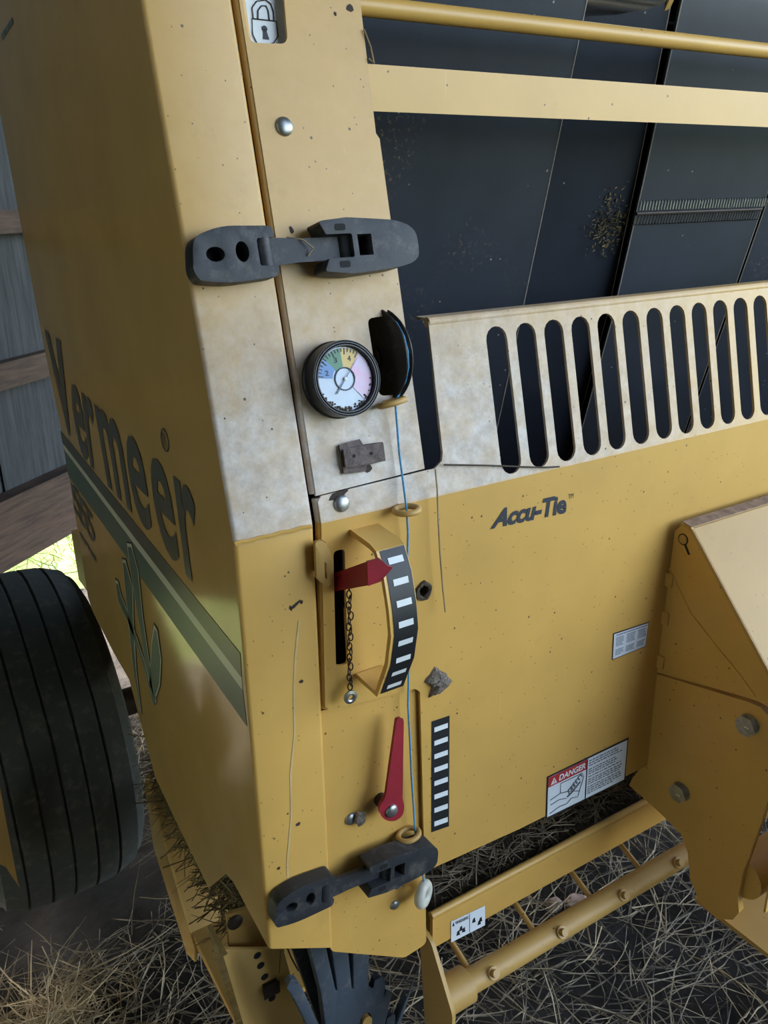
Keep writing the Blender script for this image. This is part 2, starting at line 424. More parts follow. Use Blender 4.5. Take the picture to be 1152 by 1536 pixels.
# ---- side shield: folded sheet with a front flange
bm = bmesh.new()
def v3(p): return bm.verts.new(p)
TOPB = .95
xs = .0815
A0, A1 = v3(UP.p(0, TOPB)), v3(UP.p(0, 0))
bl = LO.px(402, 1424); A2 = v3(LO.p(0, bl[1]))
B0, B1 = v3(UP.p(xs, TOPB)), v3(UP.p(xs, 0)); br = LO.px(495, 1424); B2 = v3(LO.p(xs-.003, br[1]))
R0, R1, R2 = [v3(q.co + V(.001, .03, 0)) for q in (B0, B1, B2)]
low = [(350,1323),(339,1311),(313,1332),(262,1228),(233,1166),(222,1125),(194,1020),(170,978),(139,917),(132,895),(95,660),(62,500),(30,330),(0,170)]
sv = [v3(SI.p(*SI.px(u, v))) for u, v in low]
sv.append(v3((0, .80, ZC+.92)))
sidef = bm.faces.new([A0, A1, A2] + sv)
bm.faces.new((A0, B0, B1, A1)); bm.faces.new((A1, B1, B2, A2))
bm.faces.new((B0, R0, R1, B1)); bm.faces.new((B1, R1, R2, B2))
def edge(a, b2): return next(e for e in a.link_edges if e.other_vert(a) is b2)
bmesh.ops.recalc_face_normals(bm, faces=bm.faces)
if sidef.normal.x > 0: bmesh.ops.reverse_faces(bm, faces=bm.faces)
bmesh.ops.bevel(bm, geom=[edge(A0,A1), edge(A1,A2), edge(B0,B1), edge(B1,B2)], offset=.0045, segments=4, affect='EDGES', profile=.5)
# the big flat side keeps the glossy paint, the flange is dusty
bm.normal_update()
side_faces = [f for f in bm.faces if f.normal.x < -.95]
r = bmesh.ops.split(bm, geom=side_faces)
sf = [g for g in r['geom'] if isinstance(g, bmesh.types.BMFace)]
bms = bm.copy(); 
cent = lambda f: f.normal.x < -.95
bmesh.ops.delete(bm, geom=[f for f in bm.faces if cent(f)], context='FACES')
bms.normal_update(); bmesh.ops.delete(bms, geom=[f for f in bms.faces if not cent(f)], context='FACES')
for q in (bm, bms):
    q.normal_update(); bmesh.ops.solidify(q, geom=list(q.faces), thickness=.003)
SHIELD = fin('side_shield', bms, 'paint_gloss', BAL, label='glossy yellow side shield with grey-green stripe')
FLANGE = fin('shield_front_flange', bm, 'paint_dusty', BAL, sm=50, label='dusty folded front flange of the side shield')
tb('weld_seam', [UP.p(a, .0006*math.sin(a*300), .0006) for a in [i*.078/14 for i in range(15)]], .0022, 'paint', FLANGE, 6)
# ---- decals on the side shield
def st(a, b2): return SI.pts([a[0], b2[0], b2[1], a[1]])
flat('decal_stripe', SI, SI.pts([(90.5,645),(361,980),(363,1016),(94,664)]), .0006, 'charcoal', SHIELD)
flat('decal_stripe', SI, SI.pts([(94,664),(363,1016),(364.6,1035),(96,673)]), .0006, 'cream', SHIELD)
flat('decal_stripe', SI, SI.pts([(96,673),(364.6,1035),(371,1089),(103,713)]), .0006, 'teal', SHIELD)
H_ = .0010
def letter(ch, bl_, br_, tr_, tl_, bold=.02, nm='logo_letter', mat='charcoal'):
    lettering(nm, ch, SI, [SI.px(*q) for q in (bl_, br_, tr_, tl_)], mat, SHIELD, H_, bold)
# each letter: bottom-left, bottom-right, top-right, top-left as read on the shield
def TL_(x): return (x, 571+.90*(x-106))
def BL_(x): return (x, 683+1.14*(x-123))
letter('V', (93,638), (117,668), (91,511), (67,494), .05)
for ch_, t0_, t1_, b0_, b1_ in (('e',103,120,120,135), ('r',122,138,137,152), ('m',141,179,163,199), ('e',184,213,204,231), ('e',220,252,242,273), ('r',260,291,280,309)):
    letter(ch_, BL_(b0_), BL_(b1_), TL_(t1_), TL_(t0_), .018)
rm = SI.px(248, 660); 
fin('registered_mark', prism(bmesh.new(), SI, circ(*rm, .0125, 24), H_-.0003, H_, [circ(*rm, .0105, 24)]), 'charcoal', SHIELD, 0)
lettering('registered_mark', 'R', SI, rect(rm[0]-.0055, rm[1]-.007, rm[0]+.0055, rm[1]+.007), 'charcoal', SHIELD, H_, .01)
letter('5', (112,765), (124,786), (119,738), (106,722), .012, 'model_digit')
letter('5', (121,782), (134,802), (130,757), (117,740), .012, 'model_digit')
letter('5', (132,800), (144,820), (140,774), (128,757), .012, 'model_digit')
for i in range(5):
    t = i/5; u, v = 120+t*25, 797+t*40
    flat('small_print', SI, SI.pts([(u,v),(u+4,v+6),(u+5,v+13),(u+1,v+7)]), H_, 'charcoal', SHIELD)
for u, v in ((3,52),(9,42),(14,34)):
    flat('small_print', SI, SI.pts([(u,v),(u+5,v-8),(u+6,v+1),(u+2,v+9)]), H_, 'teal', SHIELD)
def leaf(pts, wid, h, mat, grow=0, nm='emblem_stroke'):
    P = [Vector(SI.px(*p)) for p in pts]; L, R = [], []
    for i, p in enumerate(P):
        t = (P[min(i+1, len(P)-1)]-P[max(i-1, 0)]).normalized(); n_ = Vector((-t.y, t.x))
        w_ = wid[i]/2+grow; L.append(tuple(p+n_*w_)); R.append(tuple(p-n_*w_))
    if grow: 
        t = (P[0]-P[1]).normalized()*grow*1.5; L[0] = tuple(Vector(L[0])+t); R[0] = tuple(Vector(R[0])+t)
    flat(nm, SI, L+R[::-1], h, mat, SHIELD)
strokes = [([(177,875),(181,897),(195,930),(216,990),(232,1057)], [.01,.022,.016,.010,.003]),
           ([(188,844),(194,873),(197,925),(203,1000),(212,1068)], [.012,.034,.022,.012,.003]),
           ([(196,820),(202,850),(211,920),(222,990),(233,1052)], [.016,.034,.022,.016,.006]),
           ([(235,945),(236,975),(234,1010),(230,1035),(236,1048)], [.006,.030,.032,.024,.01])]
for g, h, mt in ((.0045, .0010, 'black'), (.003, .0014, 'cream'), (0, .0018, 'teal')):
    for p, wd in strokes: leaf(p, wd, h, mt, g, 'emblem_stroke' if g == 0 else 'emblem_outline')
def chip(F, u, v, w_, h_, par, a=0):
    q = F.px(u, v); flat('paint_chip', F, [(q[0]+x*random.uniform(.7, 1.2), q[1]+y*random.uniform(.7, 1.2)) for x, y in circ(0, 0, w_, 9, h_, a)], .0004, 'chip', par)
for u, v, w_, h_, a in ((444,906,.007,.0018,.6),(436,912,.0015,.003,.3),(452,903,.002,.002,0),(452,1022,.0025,.002,0),(418,1302,.002,.002,0),(447,1236,.003,.0025,.4),(409,1378,.002,.0014,0)): chip(LO, u, v, w_, h_, FLANGE, a)
pd = [LO.px(*q) for q in ((449,930),(443,985),(441,1040),(442,1100),(436,1160),(437,1225),(431,1290),(432,1330))]
flat('drip_streak', LO, [(a-.0011, b2) for a, b2 in pd]+[(a+.0011, b2) for a, b2 in pd[::-1]], .0004, 'drip', FLANGE)
# ---- upper column sheet
cl = [(357,-330),(357,0),(471,741)]
left = [UP.px(358, 0)[0], UP.px(474, 743)[0]]
lapL, lapR = UP.px(474, 744), UP.px(637, 703)
tR = UP.px(540, 0); mR = UP.px(568, 200)
outline = [(left[1], lapL[1]), lapR, (lapR[0]-.001, mR[1]-.005), (mR[0]-.003, mR[1]), (tR[0], tR[1]), (tR[0], TOPB), (left[0], TOPB)]
lkc = UP.px(398, 20)
lock_hole = rnd(UP.pts([(374,64),(432,66),(424,-28),(360,-26)]), .008, 4)
pslot = rnd(UP.pts([(569,594),(596,592),(579,473),(551,478)]), .006, 4)
colu = part('upper_column_sheet', UP, outline, -.003, 0, 'paint_dusty', BAL, holes=[lock_hole, pslot], label='dusty upper column sheet with gauge')
tb('rolled_edge', [UP.p(left[1]+.002, lapL[1]+.002, -.006), UP.p(left[0]+.002, TOPB, -.006)], .0058, 'paint_dusty', colu, 10)
0 and part('column_return', SX(left[1]-.0005), [(-.25, -.02), (-.004, .0+.02), (-.004-TOPB*TS, TOPB*TC), (-.35, TOPB*TC)], -.002, 0, 'paint', BAL)
for u, v, w_, h_, a in ((525,12,.004,.0035,0),(503,21,.0015,.002,0),(437,345,.002,.0035,.4),(508,742,.012,.004,.2),(552,702,.005,.004,.2)): chip(UP, u, v, w_, h_, colu, a)
# padlock pictogram behind its window
lk = part('lock_sticker', UP, [(lkc[0]-.027, lkc[1]-.05), (lkc[0]+.04, lkc[1]-.05), (lkc[0]+.04, lkc[1]+.06), (lkc[0]-.027, lkc[1]+.06)], -.016, -.012, 'white', BAL, label='white sticker with padlock pictogram')
def pl(u, v): return UP.p(*UP.px(u, v, -.0115), -.0112)
tb('pictogram_line', [pl(*q) for q in ((378,28),(414,32),(417,54),(411,64),(398,69),(386,66),(379,52))], .0005, 'black', lk, 5, True)
tb('pictogram_line', [pl(*q) for q in ((380,28),(378,12),(385,2),(398,0),(406,6),(410,18),(411,31))], .0005, 'black', lk, 5)
tb('pictogram_line', [pl(*q) for q in ((387,29),(387,16),(392,9),(399,9),(402,16),(404,30))], .0005, 'black', lk, 5)
q = UP.px(397, 43, -.0115); 
flat('keyhole', UP, circ(q[0], q[1], .0026, 14), -.0112, 'black', lk)
flat('keyhole', UP, [(q[0]-.001, q[1]), (q[0]+.001, q[1]), (q[0]+.003, q[1]-.009), (q[0]-.003, q[1]-.009)], -.0112, 'black', lk)
# ---- front panel: slotted leaning guard above, upright sheet below, one folded sheet
XR = 1.30
g0, g1 = UP.px(642, 478), UP.px(665, 690)
upo = [(left[1]+.001, 0), (left[1]+.001, lapL[1]-.006), (left[1]+.005, lapL[1]-.001), (lapR[0], lapR[1]-.002), (g1[0]-.012, lapR[1]-.002), (g1[0]-.002, lapR[1]+.004), (g1[0]+.0005, lapR[1]+.012),
       (g0[0], g0[1]-.004), (g0[0]+.003, g0[1]), (XR, g0[1]), (XR, 0)]
slots = []
k = 0
while .3268+.0407*k < XR-.06:
    xc = .3268+.0407*k; sw = .0142
    slots.append([(xc+sw*math.cos(t), .1645-sw+sw*math.sin(t)) for t in [PI*i/8 for i in range(9)]] + [(xc+sw*math.cos(t), .0055+sw+sw*math.sin(t)) for t in [PI+PI*i/8 for i in range(9)]])
    k += 1
bm = prism(bmesh.new(), UP, upo, -.0035, 0, slots)
PANEL = fin('slotted_guard', bm, 'paint_dusty', BAL, label='leaning top guard with a row of tall slots')
tb('rolled_lip', [UP.p(g0[0]+.001, g0[1]-.0035, -.0045), UP.p(XR, g0[1]-.0035, -.0045)], .0056, 'paint_dusty', PANEL, 12)
part('lip_return', FR(UP.p(0, g0[1]+.0005, -.004), (1,0,0), (0,1,0)), rect(g0[0]+.003, 0, XR, .022), -.003, 0, 'paint_dusty', PANEL)
d = [LO.px(487, 1068), LO.px(630, 1031), LO.px(635, 1040), LO.px(640, 1312), LO.px(944, 1166)]
zb = -.485
lop = [(left[1]+.001, 0), (d[0][0]+.001, d[0][1]+.006), (d[0][0]+.006, d[0][1]), (d[1][0]-.006, d[1][1]), (d[1][0], d[1][1]-.006), (d[3][0]-.001, d[3][1]), (.36, zb), (XR, zb-.005), (XR, 0)]
lop[5] = (d[2][0]+.001, -.478)
pslot2 = rnd(LO.pts([(504,1000),(522,996),(517,823),(500,827)]), .005, 4)
hole = circ(*LO.px(634, 886), .0085, 14)
lowp = part('front_sheet', LO, lop, -.0035, 0, 'paint', BAL, holes=[pslot2, hole], label='plain upright yellow front sheet')
tb('fold', [V(left[1]+.002, .0022, ZC), V(XR, .0022, ZC)], .0023, 'paint_dusty', lowp, 8)
tb('hem', [LO.p(lop[5][0], -.478, -.003), LO.p(.36, zb, -.003), LO.p(XR, zb-.005, -.003)], .003, 'paint', lowp, 8)
tb('rolled_edge', [V(left[1]+.0045, .0065, ZC), LO.p(d[0][0]+.0045, d[0][1]+.002, -.0065)], .0062, 'paint', lowp, 10)
tb('rolled_edge', [UP.p(left[1]+.0045, 0, -.0065), UP.p(left[1]+.0045, lapL[1]-.003, -.0065)], .0062, 'paint_dusty', PANEL, 10)
part('slot_shade_sheet', LO, rect(.09, -.175, .125, -.02), -.03, -.028, 'deep', BAL)  # black sheet stands in for the shade inside the pointer slot
# lower column plate
d2 = LO.pts([(487.5,1072),(498,1422),(504,1431),(611,1440),(642,1420),(641,1315),(636,1040),(631,1032)])
lcp = part('lower_column_plate', LO, rnd(d2, [0,.004,.004,.004,.006,0,.004,.004]), -.010, -.006, 'paint', BAL, bev=.0015, label='lower column plate with clipped corner')
tb('rolled_edge', [LO.p(d2[0][0]+.001, d2[0][1], -.011), LO.p(d2[1][0]+.001, d2[1][1]+.005, -.011)], .005, 'paint', lcp, 10)
part('seam_shade_sheet', LO, rect(.055, -.56, .10, .02), -.06, -.055, 'deep', BAL)  # black sheet painted as the shade deep in the lower seam
part('seam_shade_sheet', UP, rect(.055, 0, .10, TOPB), -.06, -.055, 'deep', BAL)  # same painted shade behind the leaning part of the seam
# ---- carriage bolts
def carriage(F, u, v, r, h=0): 
    a, b2 = F.px(u, v, h); return lt('carriage_bolt', F, a, b2, dome(r, .42), 'zinc', BAL, 20, h)
carriage(UP, 426, 190, .0085); carriage(UP, 512, 755, .0085)
carriage(LO, 526, 1228, .0075, -.006); carriage(LO, 592, 1357, .0065, -.006); carriage(LO, 597, 1326, .0065, -.006)
# ---- rubber draw latches
def latch(F, tip, end, h, label):
    a = Vector(F.px(*tip, h)); e = Vector(F.px(*end, h)); L = (e-a).length; ang = math.atan2((e-a).y, (e-a).x)
    K = F.turned(ang, a.x, a.y, h); s = L/.225
    root = fin('draw_latch', box(bmesh.new(), (.185*s, 0, .002), .06*s, .036*s, .004, K), 'rubber', BAL, label=label)
    sc = lambda l: [(x*s, y*s) for x, y in l]
    ko = sc(rnd([(0,-.012),(.004,-.021),(.03,-.025),(.078,-.022),(.080,-.012),(.062,-.012),(.062,.012),(.080,.012),(.078,.022),(.03,.0235),(.004,.015)], [.008,.01,.02,.006,.003,.003,.003,.003,.006,.02,.01]))
    kp = pr('latch_keeper', K, ko, 0, .020*s, 'rubber', root, holes=[sc(circ(.022, .0, .0085, 16, .0062)), sc(circ(.047, .001, .0062, 16, .0088))], bev=.004, seg=3)
    pr('keeper_floor', K, sc(rect(.008, -.012, .058, .012)), 0, .005*s, 'deep', kp)
    bm = bmesh.new(); tube(bm, [K.p(.07*s, -.0125*s, .012*s), K.p(.07*s, .0125*s, .012*s)], .0085*s, 14)
    fin('pivot_barrel', bm, 'rubber', kp)
    so_ = sc([(.07,-.010),(.086,-.0098),(.10,-.0085),(.14,-.0085),(.158,-.0095),(.158,.0095),(.14,.0085),(.10,.0085),(.086,.0098),(.07,.010)])
    pr('latch_strap', K, so_, .009*s, .017*s, 'rubber', root, bev=.002)
    ho = sc(rnd([(.120,-.022),(.150,-.0255),(.205,-.022),(.225,-.016),(.225,.012),(.205,.021),(.150,.025),(.120,.0225),(.126,.0105),(.153,.0105),(.153,-.0105),(.126,-.0105)], [.004,.006,.012,.014,.014,.012,.006,.004,.002,.002,.002,.002]))
    hn = pr('latch_handle', K, ho, .004*s, .030*s, 'rubber', root, holes=[sc(rect(.1585, -.0095, .1735, .0095))], bev=.0045, seg=3)
    pr('handle_window', K, sc(rect(.157, -.011, .175, .011)), .005*s, .012*s, 'deep', hn)
    tube_b = bmesh.new(); tube(tube_b, [K.p(.1535*s, -.0105*s, .016*s), K.p(.1535*s, .0105*s, .016*s)], .0085*s, 14)
    fin('pivot_barrel', tube_b, 'rubber', hn)
    for sy in (-1, 1): pr('pivot_notch', K, sc(rnd(rect(.136, sy*.0165-.003, .147, sy*.0165+.003), .002)), .029*s, .0303*s, 'deep', hn)
    return root
latch(UP, (275,390), (602,372), .002, 'rubber draw latch strap above the gauge')
latch(LO, (400,1355), (637,1262), .002, 'dusty rubber draw latch at the bottom corner')
# ---- pressure gauge
gc = UP.px(519, 568, .020); GH = .0
gau = lt('pressure_gauge', UP, gc[0]-.0, gc[1], [(.0, .001), (.0365, .001), (.0365, .004), (.0355, .005), (.0355, .0222), (.0352, .0235), (.0348, .0235), (.0345, .0222), (.0338, .0235), (.0328, .0235), (.0322, .0222), (.0315, .0235), (.0305, .0235), (.0300, .0215), (.0295, .017), (0, .017)], 'plastic', BAL, 48, label='round pressure gauge with coloured dial in black bezel', sm=20)
dh = .0176
flat('dial', UP, circ(*gc, .0295, 40), dh, 'whitedial', gau)
def sector(a0, a1, r0, mat, h, r1=.0285):
    n_ = 10; o_ = [(gc[0]+r1*math.cos(math.radians(a0+(a1-a0)*i/n_)), gc[1]+r1*math.sin(math.radians(a0+(a1-a0)*i/n_))) for i in range(n_+1)]
    i_ = [(gc[0]+r0*math.cos(math.radians(a1-(a1-a0)*i/n_)), gc[1]+r0*math.sin(math.radians(a1-(a1-a0)*i/n_))) for i in range(n_+1)]
    flat('dial_sector', UP, o_+i_, h, mat, gau)
sector(133, 172, .013, 'bluedial', dh+.0006); sector(92, 133, .011, 'greendial', dh+.0006); sector(50, 92, .011, 'yellowdial', dh+.0006); sector(-50, 50, .010, 'pinkdial', dh+.0006)
for i in range(17):
    t = math.radians(54+i*7.2); c_, s_ = math.cos(t), math.sin(t); r0 = .0225 if i % 4 == 0 else .025
    flat('dial_tick', UP, [(gc[0]+r0*c_-.0004*s_, gc[1]+r0*s_+.0004*c_), (gc[0]+.0283*c_-.0004*s_, gc[1]+.0283*s_+.0004*c_), (gc[0]+.0283*c_+.0004*s_, gc[1]+.0283*s_-.0004*c_), (gc[0]+r0*c_+.0004*s_, gc[1]+r0*s_-.0004*c_)], dh+.0010, 'black', gau)
for ch, t in (('2', 158), ('3', 112), ('4', 68)):
    t = math.radians(t); cx, cy = gc[0]+.0195*math.cos(t), gc[1]+.0195*math.sin(t)
    lettering('dial_number', ch, UP, rect(cx-.0017, cy-.0025, cx+.0017, cy+.0025), 'black', gau, dh+.0012)
t = math.radians(48); c_, s_ = math.cos(t), math.sin(t)
flat('needle', UP, [(gc[0]-.017*c_-.0007*s_, gc[1]-.017*s_+.0007*c_), (gc[0]+.024*c_, gc[1]+.024*s_), (gc[0]-.017*c_+.0007*s_, gc[1]-.017*s_-.0007*c_)], dh+.0016, 'greyink', gau)
fin('dial_ring', tube(bmesh.new(), [UP.p(gc[0]+.0105*math.cos(x*PI/8), gc[1]+.0105*math.sin(x*PI/8), dh+.0008) for x in range(16)], .0006, 5, True), 'greyink', gau)
lt('needle_hub', UP, *gc, dome(.0018), 'white', gau, 12, dh+.0012)
bm = bmesh.new()
for i in range(70):
    t = random.gauss(-PI/2, .75); rr = .029-abs(random.gauss(0, .0015)); lathe(bm, UP, gc[0]+rr*math.cos(t), gc[1]+rr*math.sin(t), [(random.uniform(.0006,.0016), 0), (.0006, .0012), (0, .0016)], 6, .0178)
tag(fin('dirt_crumbs', bm, 'mud', gau), kind='stuff')
# ---- pulley in the slot, with the blue twine over it
pc = UP.px(566, 535); PF = FR(UP.p(pc[0]+.011, pc[1], -.024), UP.ey, (UP.ez+UP.ex*.22)); PF = FR(PF.o, PF.ex, PF.ey-PF.ex*PF.ex.dot(PF.ey))   # disc axis runs along X
pul = lt('twine_pulley', PF, 0, 0, [(.012, -.004), (.044, -.004), (.050, -.0045), (.0505, -.003), (.0465, 0), (.0505, .003), (.050, .0045), (.044, .004), (.012, .004)], 'plastic', BAL, 48, label='black grooved pulley disc poking through a slot')
lt('pulley_hub', PF, 0, 0, [(0, -.006), (.014, -.006), (.014, .006), (0, .006)], 'darksteel', pul, 20)
part('slot_shade_sheet', UP, rect(pc[0]-.03, pc[1]-.06, pc[0]+.03, pc[1]+.06), -.095, -.09, 'deep', BAL)  # black sheet in place of the shade behind the pulley
# ---- switch bracket plate
sp_ = part('switch_plate', UP, UP.pts([(507,668),(536,660),(541,668),(570,664),(573,690),(546,697),(545,706),(514,710)]), .0, .004, 'rusty', BAL, bev=.0008, label='rusty brown switch mounting plate')
part('switch_boss', UP, UP.pts([(513,675),(570,666),(573,690),(516,700)], .004), .004, .009, 'rusty', sp_, bev=.001)
for u, v in ((531,684),(557,680)): lt('screw_hole', UP, *UP.px(u, v, .009), [(.0018, 0), (0, 0.0001)], 'deep', sp_, 10, .0093)
# ---- wire eyelets
def eyelet(F, u, v, rx, ry, h, tilt=0, nm='twine_eyelet'):
    a, b2 = F.px(u, v, h); pts_ = []
    for i in range(20):
        t = 2*PI*i/20; pts_.append(F.p(a+rx*math.cos(t), b2+tilt*rx*math.cos(t), h+ry*math.sin(t)))
    e_ = tb(nm, pts_, .0032, 'paint_old', BAL, 10, True)
    tb('eyelet_stem', [F.p(a-.002, b2, h-ry), F.p(a-.002, b2, -.004)], .0032, 'paint_old', e_, 8)
eyelet(UP, 588, 604, .0135, .009, .012, .12); eyelet(LO, 610, 765, .0125, .011, .013, .0); eyelet(LO, 613, 1252, .013, .010, .006, .05)
# ---- indicator hoop with striped decal
hx0, hx1 = LO.px(525, 795)[0], LO.px(567, 785)[0]
HF = SX(hx0); prof = HF.pts([(524.6,795),(554.6,817),(563.7,827.6),(575,866.7),(582.7,916),(586,955),(580.6,999.5),(565,1044),(534,1016)])
prof = [(max(0, p[0]), p[1]) for p in prof]
def prof_off(pr_, o):
    out = []
    for i, p in enumerate(pr_):
        a, c = Vector(pr_[max(i-1, 0)]), Vector(pr_[min(i+1, len(pr_)-1)]); t = (c-a).normalized(); out.append((p[0]+t.y*-o, p[1]+t.x*o))
    return out
inner = prof_off(prof, -.004)
hoop = fin('indicator_hoop', prism(bmesh.new(), HF, prof+inner[::-1], -(hx1-hx0), 0, bev=.0008), 'paint', BAL, label='bent yellow hoop with black and white scale')
def strip_on(prf, o, x0_, x1_, i0, i1, t0, t1, mat, nm, parent):
    """a film on the outside of the hoop between two arc positions"""
    P = prof_off(prf, o); D = [0]
    for a, c in zip(P, P[1:]): D.append(D[-1]+(Vector(c)-Vector(a)).length)
    def at(s):
        for i in range(len(P)-1):
            if s <= D[i+1] or i == len(P)-2:
                f = (s-D[i])/(D[i+1]-D[i]); return Vector(P[i]).lerp(Vector(P[i+1]), f)
    s0, s1 = t0, t1; cuts = sorted([s0, s1]+[q for q in D if s0 < q < s1]); bm = bmesh.new(); prev = None
    for s in cuts:
        q = at(s); cur = (bm.verts.new(HF.p(q.x, q.y, -(x0_-hx0))), bm.verts.new(HF.p(q.x, q.y, -(x1_-hx0))))
        if prev: bm.faces.new((prev[0], prev[1], cur[1], cur[0]))
        prev = cur
    return fin(nm, bm, mat, parent, 30)
Dh = [0]
for a, c in zip(prof, prof[1:]): Dh.append(Dh[-1]+(Vector(c)-Vector(a)).length)
s0, s1 = Dh[2]+.001, Dh[7]-.001
strip_on(prof, .0005, hx0+.004, hx1-.001, 0, 0, s0, s1, 'black', 'scale_decal', hoop)
for i in range(8):
    c = s0+.012+(s1-s0-.02)*i/7.0
    strip_on(prof, .0010, hx0+.0095, hx1-.006, 0, 0, c-.0032, c+.0032, 'white', 'scale_mark', hoop)
# flat striped decal on the sheet beside it
dq = [LO.px(*q) for q in ((647,1248),(673,1239),(674,1073),(647.5,1082))]
sd2 = flat('scale_decal', LO, dq, .0006, 'black', BAL, label='black strip decal with eight white blocks')
for i in range(8):
    v0 = 1090+(1231-1090)*i/7.0
    flat('scale_mark', LO, LO.pts([(651,v0+8),(671,v0+1),(671,v0-6),(651,v0+1)]), .0010, 'white', sd2)
# ---- red pointer sticking out of the slot, with chain
xp = .106
bm = bmesh.new(); PFx = SX(xp)
pa = PFx.pts([(503,860),(551,842),(552,878),(505,889)])
pa = [(max(-.02, x), z) for x, z in pa]
prism(bm, PFx, [(-.03, pa[0][1]-.012), (pa[1][0], pa[1][1]), (pa[2][0], pa[2][1]), (-.03, pa[3][1]-.01)], -.003, 0)
yo = -pa[1][0]; TF = LY(yo); zt, zb2 = pa[1][1], pa[2][1]; tip = LY(yo-.002).px(587, 849)
PFt = FR((xp, yo, ZC), (1, -.18, 0), (0,0,1))
prism(bm, PFt, [(-.0005, zb2), (.012, zb2+.002), (tip[0]-xp-.004, tip[1]-.004), (tip[0]-xp, tip[1]), (tip[0]-xp-.006, tip[1]+.003), (.012, zt+.001), (-.0005, zt)], -.0015, .0015)
fin('indicator_pointer', bm, 'red', BAL, label='red bent pointer crossing the scale hoop')
lm = bmesh.new(); tube(lm, [(.0024*math.cos(2*PI*i/12), .0044*math.sin(2*PI*i/12), 0) for i in range(12)], .0007, 6, True); lm = localmesh('chain_link', lm, 'darksteel')
CF = LY(-.014); c0, c1 = CF.px(524, 888), CF.px(525, 1034)
ch = tb('retaining_chain', [CF.p(c0[0], c0[1]+.006), CF.p(c0[0], c0[1]+.001)], .0009, 'darksteel', BAL, 6)
NL = 19
for i in range(NL):
    t = (i+.5)/NL; x, z = c0[0]+(c1[0]-c0[0])*t+.0012*math.sin(i*1.9), c0[1]+(c1[1]-c0[1])*t
    inst('chain_link', lm, CF.turned(random.uniform(-.15, .15), x, z, random.uniform(-.001, .001)).mat() @ Matrix.Rotation(.6 if i % 2 else -.75, 4, 'Y'), ch)
wg = CF.px(525, 1045)
lt('chain_washer', CF, wg[0], wg[1], [(.0028, .0), (.0075, .0), (.0075, .0018), (.0045, .0026), (.0028, .0018), (.0028, 0)], 'zinc', ch, 20)
# ---- hasp tab on the seam
HT = LY(-.010); hp = HT.pts([(471,812),(484,811),(493,826),(498,845),(497,870),(491,880),(474,868)])
ht = fin('hasp_tab', prism(bmesh.new(), HT, rnd(hp, .003), -.0022, .0022, [rnd(HT.pts([(485,842),(488,843),(489,868),(486,866)]), .001)], .0008), 'paint_old', BAL)
part('hasp_stem', SX(left[1]-.003), [(-.002, hp[0][1]-.004), (.011, hp[0][1]-.004), (.011, hp[6][1]+.004), (-.002, hp[6][1]+.004)], -.003, 0, 'paint_old', ht)
# ---- red lever
LV = LY(-.016); lv = LV.pts([(594,1078),(601,1076),(603,1080),(601,1196),(604,1208),(602,1221),(592,1229),(580,1229),(570,1222),(568,1209),(574,1198),(578,1191)])
lev = part('lock_lever', LV, rnd(lv, [.002,.001,.002,.002,.004,.006,.006,.006,.006,.006,.002,.002]), -.0025, .0025, 'red', BAL, bev=.0008, label='red tapered lever on a round bolt')
lc = LV.px(587, 1216, .0025); lt('carriage_bolt', LV, *lc, dome(.0080, .42), 'zinc', lev, 20, .0025)
lt('lever_spacer', LV, *lc, [(.008, -.0225), (.008, -.0025)], 'darksteel', lev, 14)
# ---- lettering and labels on the front sheet
lettering('panel_lettering', 'Accu-Tie', LO, LO.pts([(735,794),(851,769),(847,740),(741,765)]), 'navy', BAL, .0006, .038, .28, label='dark blue slanted lettering')
lettering('trademark_lettering', 'TM', LO, LO.pts([(852,748.5),(860,746.5),(860,739.5),(852,741.5)]), 'navy', BAL, .0006, .0)
def label_plate(name, q, mat, border, lab, n_=.0006):
    o_ = flat(name, LO, LO.pts(q), n_, 'black', BAL, lab)
    c_ = Vector((sum(p[0] for p in LO.pts(q))/4, sum(p[1] for p in LO.pts(q))/4))
    P = LO.pts(q); a, b2, c2, d2_ = [Vector(p) for p in P]
    ins = lambda s, t: tuple((a*(1-s)+b2*s)*(1-t)+(d2_*(1-s)+c2*s)*t)
    bx, by = border
    flat('label_face', LO, [ins(bx, by), ins(1-bx, by), ins(1-bx, 1-by), ins(bx, 1-by)], n_+.0004, mat, o_)
    return o_, ins
def bars(o_, ins, s0_, s1_, rows, th, h=.0014, mat='greyink'):
    for i, t in enumerate(rows):
        s = s0_; bm = bmesh.new(); end = s1_-random.uniform(0, .25)*(s1_-s0_)*(random.random() < .6)
        while s < end-.008:
            e = min(end, s+random.uniform(.015, .05)); prism(bm, LO, [ins(s, t-th/2), ins(e, t-th/2), ins(e, t+th/2), ins(s, t+th/2)], h-.0003, h); s = e+.011
        fin('print_line', bm, mat, o_, 0)
lb, ins = label_plate('instruction_label', [(917.5,990),(968,969.5),(973,932.5),(919.5,950)], 'paleblue', (.02, .035), 'small white printed label beside the driveline shield')
bars(lb, ins, .08, .95, [.90], .03); 
for c0_, c1_ in ((.08, .30), (.38, .62), (.70, .94)): bars(lb, ins, c0_, c1_, [.80, .74, .68, .62, .56, .50, .34, .28, .22, .16], .025)
dl, ins = label_plate('danger_label', [(818,1228.5),(937,1170),(942.5,1106),(820,1165)], 'paleblue', (.016, .035), 'danger label with red heading at the sheet bottom')
flat('danger_heading', LO, [ins(.016, .74), ins(.475, .74), ins(.475, .965), ins(.016, .965)], .0014, 'dangerred', dl)
lettering('danger_lettering', 'DANGER', LO, [ins(.135, .785), ins(.455, .785), ins(.465, .92), ins(.145, .92)], 'white', dl, .0018, .03, .0)
flat('warning_triangle', LO, [ins(.04, .775), ins(.115, .775), ins(.078, .925)], .0018, 'white', dl)
